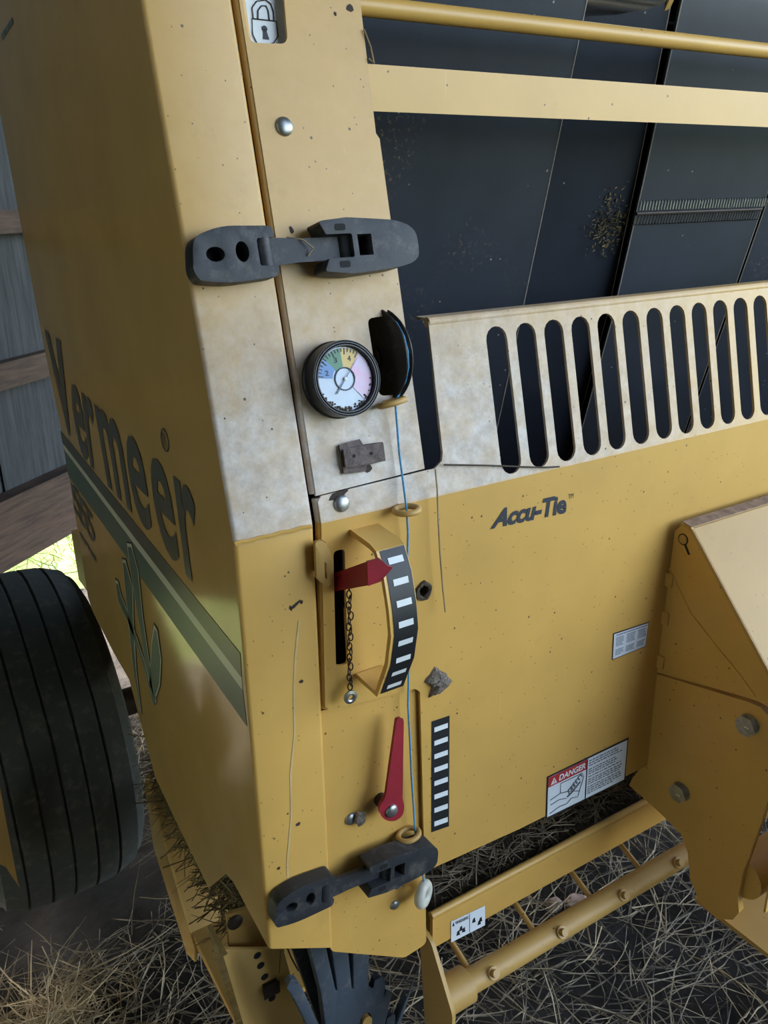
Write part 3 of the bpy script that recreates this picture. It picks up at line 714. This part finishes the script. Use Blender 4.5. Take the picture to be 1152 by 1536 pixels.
lettering('warning_triangle', '!', LO, [ins(.074, .79), ins(.084, .79), ins(.084, .88), ins(.074, .88)], 'dangerred', dl, .0022, .02)
flat('divider_line', LO, [ins(.472, .03), ins(.480, .03), ins(.480, .97), ins(.472, .97)], .0018, 'black', dl)
bars(dl, ins, .50, .93, [.90, .845, .79, .70, .65, .60, .53, .46, .41, .36, .29, .24, .19, .14], .022)
def dline(l, r=.0005):
    tb('pictogram_line', [LO.p(*ins(s, t), .0016) for s, t in l], r, 'greyink', dl, 4)
dline([(.04,.42),(.16,.47),(.25,.43),(.33,.36),(.40,.30)]); dline([(.05,.30),(.15,.33),(.24,.28)]); dline([(.04,.10),(.16,.16),(.24,.14),(.3,.22),(.38,.18)])
dline([(.16,.47),(.16,.70),(.42,.70),(.44,.60),(.38,.20)])
for i in range(5): dline([(.27+.028*i, .35+.055*i), (.255+.028*i, .45+.05*i), (.29+.028*i, .50+.045*i), (.315+.026*i, .42+.05*i)], .0008)
dline([(.245,.30),(.31,.37),(.40,.52)], .0010)
# ---- crossbars at the top
BF = LY(.095); ta, tb_ = BF.px(556, 98), BF.px(1152, 143); ba, bb = BF.px(565, 165), BF.px(1152, 192)
fb = part('flat_crossbar', BF, rect(ta[0]-.03, ba[1], 1.5, ta[1]), -.012, 0, 'paint', BAL, bev=.0012)
0 and part('crossbar_flange', FR((0,.095,ZC+ta[1]), (1,0,0), (0,1,0)), rect(ta[0]-.01, 0, 1.5, .03), -.004, .0, 'paint', fb)
t0 = LY(.118).px(760, 33); t1 = LY(.105).px(1152, 72)
tb('round_crossbar', [V(.20, .118, ZC+t0[1]), V(1.5, .118, ZC+t0[1])], .0092, 'paint', BAL, 20)
# ---- belts and chamber
BA = math.radians(15); BS, BC = math.sin(BA), math.cos(BA)
BLT = FR((0, .18, ZC+.5), (1,0,0), (0,-BS,BC))
def beltstrip(x0_, x1_, x0t, x1t, o0=(0, 0), o1=(0, 0), th=.005):
    """x and depth of the left and right edge low down and at the top roller, which the belt wraps"""
    bm = bmesh.new(); rows = []; RR = .055
    path = [(b2, 0) for b2 in (-.85, -.6, -.4, -.2, 0, .03)] + [(.03+RR*math.sin(PI*i/8*.9), -RR*(1-math.cos(PI*i/8*.9))) for i in range(1, 9)]
    eL, eR = [], []
    for b2, h in path:
        f = min(1, max(0, (b2+.36)/.4)); a0, a1 = x0_+(x0t-x0_)*f, x1_+(x1t-x1_)*f
        pL, pR = BLT.p(a0, b2, h+o0[0]+(o0[1]-o0[0])*f), BLT.p(a1, b2, h+o1[0]+(o1[1]-o1[0])*f); eL.append(pL); eR.append(pR)
        rows.append((bm.verts.new(pL), bm.verts.new(pR)))
    for A, B in zip(rows, rows[1:]): bm.faces.new((A[0], A[1], B[1], B[0]))
    bm.normal_update(); bmesh.ops.solidify(bm, geom=list(bm.faces), thickness=th)
    o = fin('forming_belt', bm, 'belt', BAL, 30, label='black woven rubber forming belt')
    for e in (eL, eR): tb('frayed_edge', e[:7], .0009, 'twinegrey', o, 5)
    return o
beltstrip(.205, .575, .205, .571)
beltstrip(.55, .775, .545, .722, (-.075, -.03), (-.018, -.008))
b3 = beltstrip(.768, 1.052, .733, 1.05)
beltstrip(1.105, 1.40, 1.085, 1.40, (-.03, -.02), (-.006, -.006))
la, lb_ = BLT.px(953, 322), BLT.px(1138, 318)
stp = bmesh.new(); tube(stp, [(0,-.014,0),(0,-.012,.003),(0,-.002,.003),(0,0,.0035)], .0011, 5); stp = localmesh('staple', stp, 'zinc')
stq = bmesh.new(); tube(stq, [(0,0,.0035),(0,.004,.003),(0,.012,.0025),(0,.013,0)], .0009, 5); stq = localmesh('staple', stq, 'zinc')
lac = tb('belt_lacing', [BLT.p(la[0]-.002, la[1]+.002, .003), BLT.p(lb_[0], la[1]+.002, .003)], .0026, 'darksteel', b3, 8, label='metal staple lacing across the belt')
lac.parent = BAL
for i in range(46):
    x = la[0]+(lb_[0]-la[0])*i/45.0
    inst('staple', stp, BLT.mat(x, la[1]-.001, 0), lac)
    inst('staple', stq, BLT.mat(x+.003, la[1]+.007, 0), lac)
bm = bmesh.new(); cpt = [BLT.px(*q, -.036) for q in ((905,300),(898,330),(900,355),(915,320),(890,345))]
for i in range(260):
    c0 = random.choice(cpt); a, b2 = c0[0]+random.gauss(0, .012), c0[1]+random.gauss(0, .014); l = random.uniform(.001, .004); t = random.uniform(0, PI)
    hh = -.0365+.228*(a-.66); prism(bm, BLT, [(a-l*math.cos(t), b2-l*math.sin(t)), (a+.0006, b2-.0006), (a+l*math.cos(t), b2+l*math.sin(t)), (a-.0006, b2+.0006)], hh, hh+.0012)
tag(fin('belt_chaff', bm, 'hay', BAL, 0), kind='stuff')
fin('top_roller', tube(bmesh.new(), [BLT.p(.2, .03, -.058), BLT.p(1.45, .03, -.058)], .05, 28), 'roller', BAL)
for a in (.575, .722): lt('roller_collar', FR(BLT.p(a, .03, -.058), (0,1,0), (0,0,1)), 0, 0, [(.02, -.004), (.053, -.004), (.053, .004), (.02, .004)], 'paint_old', BAL, 28)
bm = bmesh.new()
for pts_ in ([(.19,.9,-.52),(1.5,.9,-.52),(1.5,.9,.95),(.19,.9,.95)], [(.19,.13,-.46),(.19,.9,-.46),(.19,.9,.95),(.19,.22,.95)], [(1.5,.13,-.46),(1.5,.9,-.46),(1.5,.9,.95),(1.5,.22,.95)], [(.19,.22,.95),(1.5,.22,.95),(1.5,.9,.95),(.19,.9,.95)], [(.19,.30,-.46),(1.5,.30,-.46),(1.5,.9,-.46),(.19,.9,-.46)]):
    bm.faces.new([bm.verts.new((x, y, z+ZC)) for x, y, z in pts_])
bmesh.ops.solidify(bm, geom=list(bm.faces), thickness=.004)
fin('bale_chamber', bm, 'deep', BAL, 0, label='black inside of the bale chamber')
# ---- driveline shield on the right
XB = .60; BX = SX(XB)
c_ = BX.pts([(1012,797),(1022,784),(1036,792),(1152,1008)])
slope = (Vector(c_[3])-Vector(c_[2])).normalized(); far = Vector(c_[2])+slope*.30
low_ = BX.pts([(985,1007),(1138,1050)]); ld = (Vector(low_[1])-Vector(low_[0])).normalized()
lowfar = Vector(low_[1])+ld*.05
shp = [(low_[0][0]+.001, low_[0][1]), (c_[0][0]+.001, c_[0][1]), (c_[1][0]+.004, c_[1][1]-.001), c_[2], tuple(far), tuple(lowfar+Vector((0,-.02))), low_[1]]
GSH = fin('driveline_shield', prism(bmesh.new(), BX, shp, -.004, 0, bev=.001), 'paint', BAL, label='angular shield over the driveline')
bm = bmesh.new()
cov = [c_[0], c_[1], c_[2], tuple(far), (far.x, far.y-.1)]
vv = [[bm.verts.new(BX.p(a, b2, h)) for a, b2 in cov[1:]] for h in (.0006, -.75)]
for i in range(3): bm.faces.new((vv[0][i], vv[0][i+1], vv[1][i+1], vv[1][i]))
bm.normal_update(); bmesh.ops.bevel(bm, geom=[edge(vv[0][1], vv[1][1])], offset=.002, segments=2, affect='EDGES')
bmesh.ops.solidify(bm, geom=list(bm.faces), thickness=.003)
fin('shield_cover', bm, 'paint_old', GSH, label='pale sloping cover of the driveline shield')
bm = bmesh.new()
LG = FR(BX.p(c_[1][0], c_[1][1], 0), (1,0,0), BX.p(*c_[2])-BX.p(*c_[1]))
prism(bm, LG, rect(.002, -.001, .75, (Vector(c_[2])-Vector(c_[1])).length-.001), -.001, .0012)
fin('dirty_ledge', bm, 'ledge', GSH, label='dirt-covered top ledge')
for v in (868, 925, 990):
    z = BX.px(1000-(v-868)*.11, v)[1]
    part('hinge_tab', BX, rect(-.004, z-.009, .010, z+.009), 0, .003, 'paint', GSH, bev=.0008)
pb = BX.px(1025, 809); lt('shield_pin', BX, *pb, dome(.0065, .3), 'paint_old', GSH, 16)
pe = BX.px(1034, 832); dd = (Vector(pe)-Vector(pb)).normalized(); nn = Vector((-dd.y, dd.x))*.0016
flat('keyhole_slot', BX, [tuple(Vector(pb)+dd*.004+nn), tuple(Vector(pe)+nn), tuple(Vector(pe)-nn), tuple(Vector(pb)+dd*.004-nn)], .0008, 'deep', GSH)
flat('keyhole_slot', BX, circ(*pb, .0078, 18), .0006, 'deep', GSH)
tb('weld_seam', [BX.p(*BX.px(u, v), .0006) for u, v in ((1004,852),(1035,918),(1075,970),(1110,1012),(1134,1046))], .0011, 'paint', GSH, 5)
# thick bracket plate below it
bp = BX.pts([(984,1012),(1120,1054),(1140,1062),(1152,1076)]) + [(.27, -.32), (.27, -.42)] + BX.pts([(1152,1195),(1112,1310),(1105,1345),(1107,1368),(1098,1378),(1075,1377),(1050,1352),(1036,1318),(1033,1280),(1022,1250),(990,1218),(945,1178),(950,1168)]) + [(-.001, -.48)]
bp[0] = (0, bp[0][1])
BRK = part('bracket_plate', BX, bp, -.012, 0, 'paint', BAL, bev=.0015, label='thick curved bracket plate with two hex bolts')
hexp = [(math.cos(PI/3*i), math.sin(PI/3*i)) for i in range(6)]
for u, v, r0 in ((1120, 1088, .0125), (1018, 1189, .0125)):
    a, b2 = BX.px(u, v, .006); 
    hb = part('hex_bolt', BX, [(a+x*r0, b2+y*r0) for x, y in hexp], .002, .0105, 'zinc', BRK, bev=.0015)
    lt('bolt_washer', BX, a, b2, [(0, .0), (r0*1.1, 0), (r0*1.1, .002), (0, .002)], 'zinc', hb, 20)
    part('bolt_mark', BX, rect(a-.0005, b2-.001, a+.006, b2+.0006), .0105, .0109, 'white', hb)
# cross tube and foot seen past the plate
z_ = BX.px(1115, 1330)
tb('cross_tube', [V(XB+.012, -z_[0]+.012, ZC+z_[1]), V(1.3, -z_[0]+.012, ZC+z_[1])], .030, 'paint', BAL, 22)
FT = FR((0,0,ZC-.655), (1,0,0), (0,1,0)); part('foot_plate', FT, rect(.606, -.24, 1.1, -.10), -.004, .004, 'paint_old', BAL, bev=.001)
part('inner_shield', FR((0,-.20,ZC), (1,0,0), (0,0,1)), rect(.612, -.60, 1.2, -.33), -.003, 0, 'paint', BAL)
# ---- pickup frame under the sheet
CH = LY(.035); cz = CH.px(655, 1421)[1]; ct = CH.px(648, 1376)[1]; cxl = CH.px(648, 1400)[0]
bm = bmesh.new()
YB = FR((cxl, 0, ZC), (0,-1,0), (0,0,1))
prism(bm, FR((cxl+.001, 0, ZC), (0,-1,0), (0,0,1)), rnd([(-.035, cz), (-.035, ct), (-.041, ct), (-.041, cz+.006), (-.30, cz+.03), (-.30, cz+.024), (-.041, cz)], [.003,.003,.003,0,0,0,0]), -1.15, 0)
CHN = fin('pickup_channel', bm, 'paint', BAL, label='yellow channel filled with chaff below the sheet')
tb('channel_lip', [V(cxl, .038, ZC+ct), V(cxl+1.15, .038, ZC+ct)], .0055, 'paint', CHN, 10)
wq = [CH.px(*q) for q in ((676,1413),(727,1387),(727,1358),(676,1382))]
wl = flat('warning_label', CH, wq, .0010, 'paleblue', CHN, 'small white warning label'); wl.parent = BAL
a_, b_, c2_, d_ = [Vector(p) for p in wq]; winS = lambda s, t: tuple((a_*(1-s)+b_*s)*(1-t)+(d_*(1-s)+c2_*s)*t)
lettering('warning_lettering', 'WARNING', CH, [winS(.12,.76), winS(.5,.76), winS(.5,.92), winS(.12,.92)], 'black', wl, .0014, .01)
flat('warning_triangle', CH, [winS(.03,.75), winS(.10,.75), winS(.065,.93)], .0014, 'black', wl)
flat('warning_line', CH, [winS(.53,.04), winS(.54,.04), winS(.54,.96), winS(.53,.96)], .0014, 'black', wl)
for s, t in ((.2,.3),(.28,.45),(.36,.32),(.66,.55),(.82,.3),(.86,.42)): flat('warning_pictogram', CH, [winS(s-.05,t-.1), winS(s+.05,t-.12), winS(s+.03,t+.12), winS(s-.02,t+.08)], .0014, 'black', wl)
TY = -.012; tz0, tx0 = LY(TY).px(690, 1490)[1], LY(TY).px(672, 1500)[0]
tz = ZC+LY(TY).px(860, 1380)[1]
TUB = tb('windguard_tube', [V(tx0, TY, tz), V(1.25, TY, tz)], .0165, 'paint_old', BAL, 24, label='yellow windguard tube with small bolts')
tb('tube_collar', [V(tx0-.012, TY, tz), V(tx0+.03, TY, tz)], .024, 'paint_old', TUB, 24)
EP = FR((tx0-.014, 0, ZC), (0,-1,0), (0,0,1))
part('end_plate', EP, rnd([(-TY-.045, tz-ZC+.085), (-TY-.02, tz-ZC+.08), (-TY+.028, tz-ZC+.0), (-TY+.02, tz-ZC-.09), (-TY-.03, tz-ZC-.10)], .008), -.006, 0, 'paint_old', TUB, bev=.001)
for u, v in ((738,1478),(840,1412),(932,1356),(1014,1302)):
    a = LY(TY-.012).px(u, v)[0]
    bf = FR(V(a, TY, tz), (1,0,0), V(0, .6, .8)); 
    bt = lt('tine_bolt', bf, 0, 0, [(.0085, .012), (.0085, .0195), (.0052, .0195), (.0052, .026), (0, .026)], 'paint_old', TUB, 12)
for u, v in ((712,1456),(811,1394),(897,1339),(972,1290)):
    a = LY(TY).px(u, v)[0]
    tb('windguard_tine', [V(a, TY, tz), V(a-.002, .05, ZC+cz-.002), V(a-.004, .22, ZC+cz-.03)], .0042, 'paint_old', TUB, 8)
# ---- pan, bracket, post and finger wheel below the side shield
PN = SX(.03); pn = PN.pts([(217,1177),(230,1270),(280,1430),(292,1443),(293,1425),(285,1400),(237,1237),(222,1160)])
pan = part('side_pan', PN, pn, -.004, 0, 'paint_gloss', BAL, label='narrow yellow pan wall holding hay under the side shield')
bm = bmesh.new(); P0 = PN.p(*pn[0]); 
prism(bm, FR((.034, 0, ZC), (0,-1,0), (0,0,1)), [pn[0], pn[6], pn[5], (pn[5][0]+.18, pn[5][1]-.02), (pn[5][0]+.18, pn[5][1]-.03), (pn[5][0]-.004, pn[5][1]-.02), (pn[0][0]-.02, pn[0][1]-.06)], -.16, 0)
fin('pan_floor', bm, 'paint_old', pan)
BK = LY(.17); bk = BK.pts([(340,1372),(372,1362),(420,1425),(345,1432)])
bkt = part('pan_bracket', BK, bk, -.005, 0, 'paint_old', BAL)
lt('carriage_bolt', BK, *BK.px(352, 1383), dome(.011, .4), 'darksteel', bkt, 16)
PO = LY(.15); po = PO.pts([(338,1424),(425,1424),(470,1640),(400,1640)])
post = part('stand_leg', PO, [po[0], po[1], (po[1][0]+.05, -1.0), (po[0][0]+.05, -1.0)], -.005, 0, 'paint_gloss', BAL, label='yellow stand leg with a row of adjustment holes')
part('stand_leg_flange', FR(PO.p(*po[0]), (0,1,0), PO.p(po[0][0]+.05, -1.0)-PO.p(*po[0])), rect(-.008, 0, .05, .36), 0, .006, 'paint_gloss', post)
for u, v in ((386,1433),(391,1448),(397,1465),(408,1497)): lt('adjustment_hole', PO, *PO.px(u, v), [(.0055, 0), (0, .0002)], 'deep', post, 12, .0004)
sq = PO.px(404, 1479); part('adjustment_pin', PO, rect(sq[0]-.010, sq[1]-.009, sq[0]+.010, sq[1]+.009), 0, .008, 'darksteel', post, bev=.002)
WH = LY(.06)
def fpt(r, deg): return WH.px(540+r*205*math.cos(math.radians(deg)), 1684-r*205*math.sin(math.radians(deg)))
def paddle(angs, w_):                     # fingers as (direction, tip radius), fanned over a solid palm
    o_ = [fpt(.35, 60), fpt(.70, 68)]
    for dg, tip_ in angs:
        o_ += [fpt(.98 if dg < 112 else .62, dg-w_*1.0), fpt(tip_-.12, dg-w_*.80), fpt(tip_-.03, dg-w_*.62), fpt(tip_, dg), fpt(tip_-.03, dg+w_*.62), fpt(tip_-.12, dg+w_*.80), fpt(.98 if dg < 105 else .62, dg+w_*1.0)]
    return o_ + [fpt(.5, 125), fpt(.35, 130)]
FWH = fin('finger_wheel', prism(bmesh.new(), WH, paddle([(72.5, .82), (81.5, 1.07), (89.5, 1.45), (96.5, 1.45), (103.5, 1.45), (115.7, 1.15)], 3.3), -.012, 0, [circ(*WH.px(549, 1531), .008, 14, .012)], .003), 'wheelrubber', BAL, label='dusty black rubber finger paddle below the column')
fin('finger_disc', prism(bmesh.new(), LY(.09), paddle([(86, 1.4), (93, 1.4), (100, 1.4), (107, 1.4)], 3.3), -.010, 0), 'rubber', FWH)
fin('wheel_hub', prism(bmesh.new(), WH, circ(*WH.px(549, 1531), .0065, 14, .010), -.004, .004, bev=.001), 'paint_old', FWH)
# ---- tire
tw0, tw1, tr = -.235, .045, .33; ty = .975
TF_ = FR(((tw0+tw1)/2, ty, tr), (0,1,0), (0,0,1))       # axis along X
hw = (tw1-tw0)/2
pf = [(.19, -hw*.80), (.24, -hw*1.0), (.275, -hw*1.02), (.295, -hw*.96)]
ribs = 6; x = -hw*.88; stp_ = 2*hw*.88/ribs
for i in range(ribs):
    crown = lambda q: tr-.03*(q/hw)**4-.004*(q/hw)**2
    x0_, x1_ = x+stp_*.08, x+stp_*.92
    pf += [(crown(x)-.006, x), (crown(x0_), x0_), (crown(x1_), x1_)]; x += stp_
pf += [(crown(x)-.006, x), (.295, hw*.96), (.275, hw*1.02), (.24, hw), (.19, hw*.80)]
TIRE = lt('tire', TF_, 0, 0, pf, 'tire', BAL, 90, label='wide ribbed black tire')
lt('wheel_rim', TF_, 0, 0, [(.202, -hw*.82), (.195, -hw*.6), (.15, -hw*.5), (.0, -hw*.5)], 'paint', TIRE, 48)
lt('wheel_rim', TF_, 0, 0, [(.202, hw*.82), (.195, hw*.6), (.15, hw*.5), (.0, hw*.5)], 'paint', TIRE, 48)
SP = LY(.60); part('rear_wing_plate', SP, SP.pts([(-60,1120),(0,1180),(6,1215),(27,1325),(30,1332),(8,1300),(-60,1270)]), -.004, 0, 'paint_old', BAL)
# frame that carries it all (behind the sheets)
bm = bmesh.new(); box(bm, (.72, .55, .62), 1.0, .10, .12); box(bm, (.13, .75, .60), .09, .9, .12); fin('main_frame', bm, 'paint_old', BAL)
bm = bmesh.new(); tube(bm, [V(-.06, .975, tr), V(1.3, .975, tr)], .03, 16); box(bm, (.25, .97, .47), .08, .10, .30); fin('axle', bm, 'darksteel', BAL)
# ================================================================ loose things
# blue twine running down through the eyelets
tp = []
for i in range(7):
    t = math.radians(55-18*i); tp.append(PF.p(.0475*math.sin(t), .0475*math.cos(t), 0))
tp.append(UP.p(*UP.px(593, 604, .012), .012)); tp.append(UP.p(*UP.px(599, 680, .008), .008)); tp.append(UP.p(*UP.px(605, 725, .008), .008))
tp.append(LO.p(*LO.px(610, 765, .012), .012))
for u, v, h in ((612,800,.010),(611,840,.009),(610,880,.008),(611,960,.007),(613,1012,.006),(612,1060,.006),(615,1110,.006),(617,1160,.005),(620,1205,.005),(623,1250,.006),(628,1280,.004),(634,1310,.012),(637,1332,.014)): tp.append(LO.p(*LO.px(u, v, h), h))
tag(tb('blue_twine', tp, .0011, 'twine', None, 6), 'thin blue twine threaded down through yellow wire eyelets', 'twine')
rc = LO.px(635, 1341, .014); RF = FR(LO.p(rc[0], rc[1], .014), V(1, .55, 0), V(0, 0, 1))
tag(fin('twine_guide_ring', tube(bmesh.new(), [RF.p(.0105*math.cos(2*PI*i/24), .0118*math.sin(2*PI*i/24), 0) for i in range(24)], .0066, 12, True), 'ceramic'), 'small white ceramic ring hanging on the end of the blue twine', 'ring')
# dry stem, twig
def lop(l, h): return [LO.p(*LO.px(u, v, h), h) for u, v in l]
tag(tb('dry_stem', lop([(653,704),(656,735),(657,770),(660,830),(664,880),(668,918)], .012), .0009, 'straw', None, 5), 'long pale straw stem hanging down the front sheet below the slotted guard', 'stem')
tag(tb('thin_twig', [UP.p(*UP.px(u, v, .004), .004) for u, v in ((666,697),(730,698),(780,700),(815,701),(839,700))], .0010, 'twig', None, 5), 'thin dark twig lying across the bottoms of the guard slots', 'twig')
tag(tb('straw_wisp', [UP.p(*UP.px(u, v, .002), .002) for u, v in ((546,44),(556,70),(561,95),(553,88))], .0010, 'straw', None, 5), 'pale straw wisp caught at the column edge under the round crossbar', 'straw')
tag(tb('straw_wisp', [UP.p(*UP.px(u, v, h), h) for u, v, h in ((430,356,.012),(455,360,.022),(470,372,.024),(462,383,.02))], .0008, 'straw', None, 5), 'pale straw wisp wrapped round the upper latch strap', 'straw')
# mud nests
def blob(name, F, pts_, h, label, cat, mat='mud'):
    bm = bmesh.new(); P = F.pts(pts_); cx = sum(p[0] for p in P)/len(P); cy = sum(p[1] for p in P)/len(P)
    N = 26; rings = []
    for r, z in ((1, 0), (.92, .45), (.7, .8), (.35, 1.0)):
        ring = []
        for i in range(N):
            f = i/N*len(P); a, c = Vector(P[int(f) % len(P)]), Vector(P[(int(f)+1) % len(P)]); q = a.lerp(c, f-int(f))
            j = random.uniform(.9, 1.08); ring.append(bm.verts.new(F.p(cx+(q.x-cx)*r*j, cy+(q.y-cy)*r*j, max(-.001, h*z*random.uniform(.7, 1.15)))))
        rings.append(ring)
    for A, B in zip(rings, rings[1:]):
        for i in range(N): bm.faces.new((A[i], A[(i+1) % N], B[(i+1) % N], B[i]))
    bm.faces.new(rings[-1]); return tag(fin(name, bm, mat, None, 25), label, cat)
blob('mud_nest', LO, [(652,1001),(668,1008),(678,1022),(662,1037),(643,1046),(647,1030),(636,1022)], .008, 'grey lump of mud nest on the front sheet beside the scale hoop', 'mud nest')
nh = LO.px(634, 886); bm = bmesh.new()
tube(bm, [LO.p(nh[0]+(.0075+random.uniform(-.001,.001))*math.cos(2*PI*i/18), nh[1]+(.0085+random.uniform(-.001,.001))*math.sin(2*PI*i/18), .001+random.uniform(-.0008,.0008)) for i in range(18)], [random.uniform(.002, .0036) for i in range(18)], 6, True)
lathe(bm, LO, nh[0], nh[1], [(.0085, -.001), (.006, -.006), (0, -.012)], 14)
tag(fin('mud_nest', bm, 'twig', None, 30), 'dark crusted insect hole in the front sheet right of the scale hoop', 'mud nest')
blob('mud_nest', LO, [(536,1218),(549,1216),(548,1232),(538,1240),(531,1232)], .004, 'small grey mud smear next to the bolt beside the red lever', 'mud nest')
# hay, straw and chaff: nobody could count it
def stuff(name, n, samp, mat, label, cat, **k):
    bm = bmesh.new(); strands(bm, n, samp, **k); o = fin(name, bm, mat, None, 60); return tag(o, label, cat, None, 'stuff')
def hay_channel():
    x = random.uniform(cxl+.03, .80); y = random.uniform(.062, .26); t = (y-.062)/.2
    return (x, y, ZC+ct-.012+random.random()*.02+.075*t)
stuff('channel_chaff', 3000, hay_channel, 'hayold', 'matted dark chaff lying in the yellow pickup channel', 'chaff', L=(.02, .07), lift=.5, rad=(.0005, .0011), flatdir=(.9,0,0))
bm = bmesh.new(); rows = []
for i in range(40):
    x = cxl+.008+i*(.62/39); rows.append([bm.verts.new((x, .043+.03*j, ZC+ct-.02+.014*j+random.uniform(0, .014)*(1 if 0 < j else .4))) for j in range(7)])
for A, B in zip(rows, rows[1:]):
    for j in range(6): bm.faces.new((A[j], B[j], B[j+1], A[j+1]))
bmesh.ops.solidify(bm, geom=list(bm.faces), thickness=.008)
tag(fin('chaff_bed', bm, 'chaffbed', None, 60), 'packed grey-brown chaff bed at the bottom of the pickup channel', 'chaff', None, 'stuff')
def hay_pan():
    t = random.random(); u = 225+t*125; v = 1165+t*255; x = .045+random.random()*.10
    p = PN.p(*PN.px(u, v)); return (x, p.y+random.gauss(0, .03)+.02, p.z+random.uniform(-.03, .07))
stuff('pan_hay', 2200, hay_pan, 'hay', 'tangled olive hay spilling out under the side shield', 'hay', L=(.04, .13), lift=1.0, rad=(.0006, .0013))
def litter():
    while True:
        x, y = random.uniform(-.9, 1.9), random.uniform(-.35, 1.5)
        if not (-.24 < x < .11 and .7 < y < 1.25): break
    return (x, y, groundh(x, y)+random.uniform(-.012, .016))
stuff('ground_straw', 9000, litter, 'hayold', 'grey and tan straw litter strewn over the dark barn floor', 'straw', L=(.03, .2), rad=(.0006, .0016), lift=.25)
stuff('pale_straw', 1700, litter, 'straw', 'bright pale straw stalks lying on top of the floor litter', 'straw', L=(.06, .24), rad=(.0008, .0018), lift=.2)
hc = (-.20, .50)
def clump():
    r = abs(random.gauss(0, .13)); a = random.uniform(0, 2*PI); x, y = hc[0]+r*math.cos(a), hc[1]+r*math.sin(a)
    return (x, y, groundh(x, y)+max(0, .10-r*.6)*random.random())
stuff('hay_clump', 650, clump, 'straw', 'loose pale clump of hay on the floor in front of the tire', 'hay', L=(.06, .2), lift=.5, rad=(.0005, .0012))
# stones
def stone(x, y, s, label, mat='stone', grp=None):
    bm = bmesh.new(); bmesh.ops.create_icosphere(bm, subdivisions=2, radius=s)
    for v in bm.verts: v.co *= random.uniform(.8, 1.15); v.co.z *= .65
    bmesh.ops.translate(bm, verts=bm.verts, vec=(x, y, groundh(x, y)-.02+s*.5)); return tag(fin('stone', bm, mat, None, 30), label, 'stone', grp)
GF = FR((0,0,0), (1,0,0), (0,1,0))
a = GF.px(790, 1240); stone(*a, .045, 'large pinkish stone on the floor seen between channel and windguard tube near the bracket plate')
a = GF.px(868, 1352); stone(*a, .026, 'small pinkish stone lying under the windguard tube beside the bracket plate')
a = GF.px(495, 1415); a = GF.px(832, 1352); stone(*a, .018, 'tiny pinkish stone in straw under the middle of the windguard tube')
for i in range(30):
    t = random.uniform(.1, 2.2); o_ = random.uniform(-.25, .35); p = W0+WD*t+WN*o_
    stone(p.x, p.y, random.uniform(.015, .04), 'pale gravel stone on the sunlit strip under the barn wall', 'gravel', 'gravel under the barn wall')
def lawn():
    t = random.uniform(-3.5, 5.0); o_ = -random.uniform(.2, 3.6); p = W0+WD*t+WN*o_; return (p.x, p.y, -.04+random.random()*.02)
stuff('lawn_grass', 14000, lawn, 'grass', 'sunlit green grass outside beyond the barn wall', 'grass', L=(.05, .14), lift=1.5, rad=(.0015, .003))
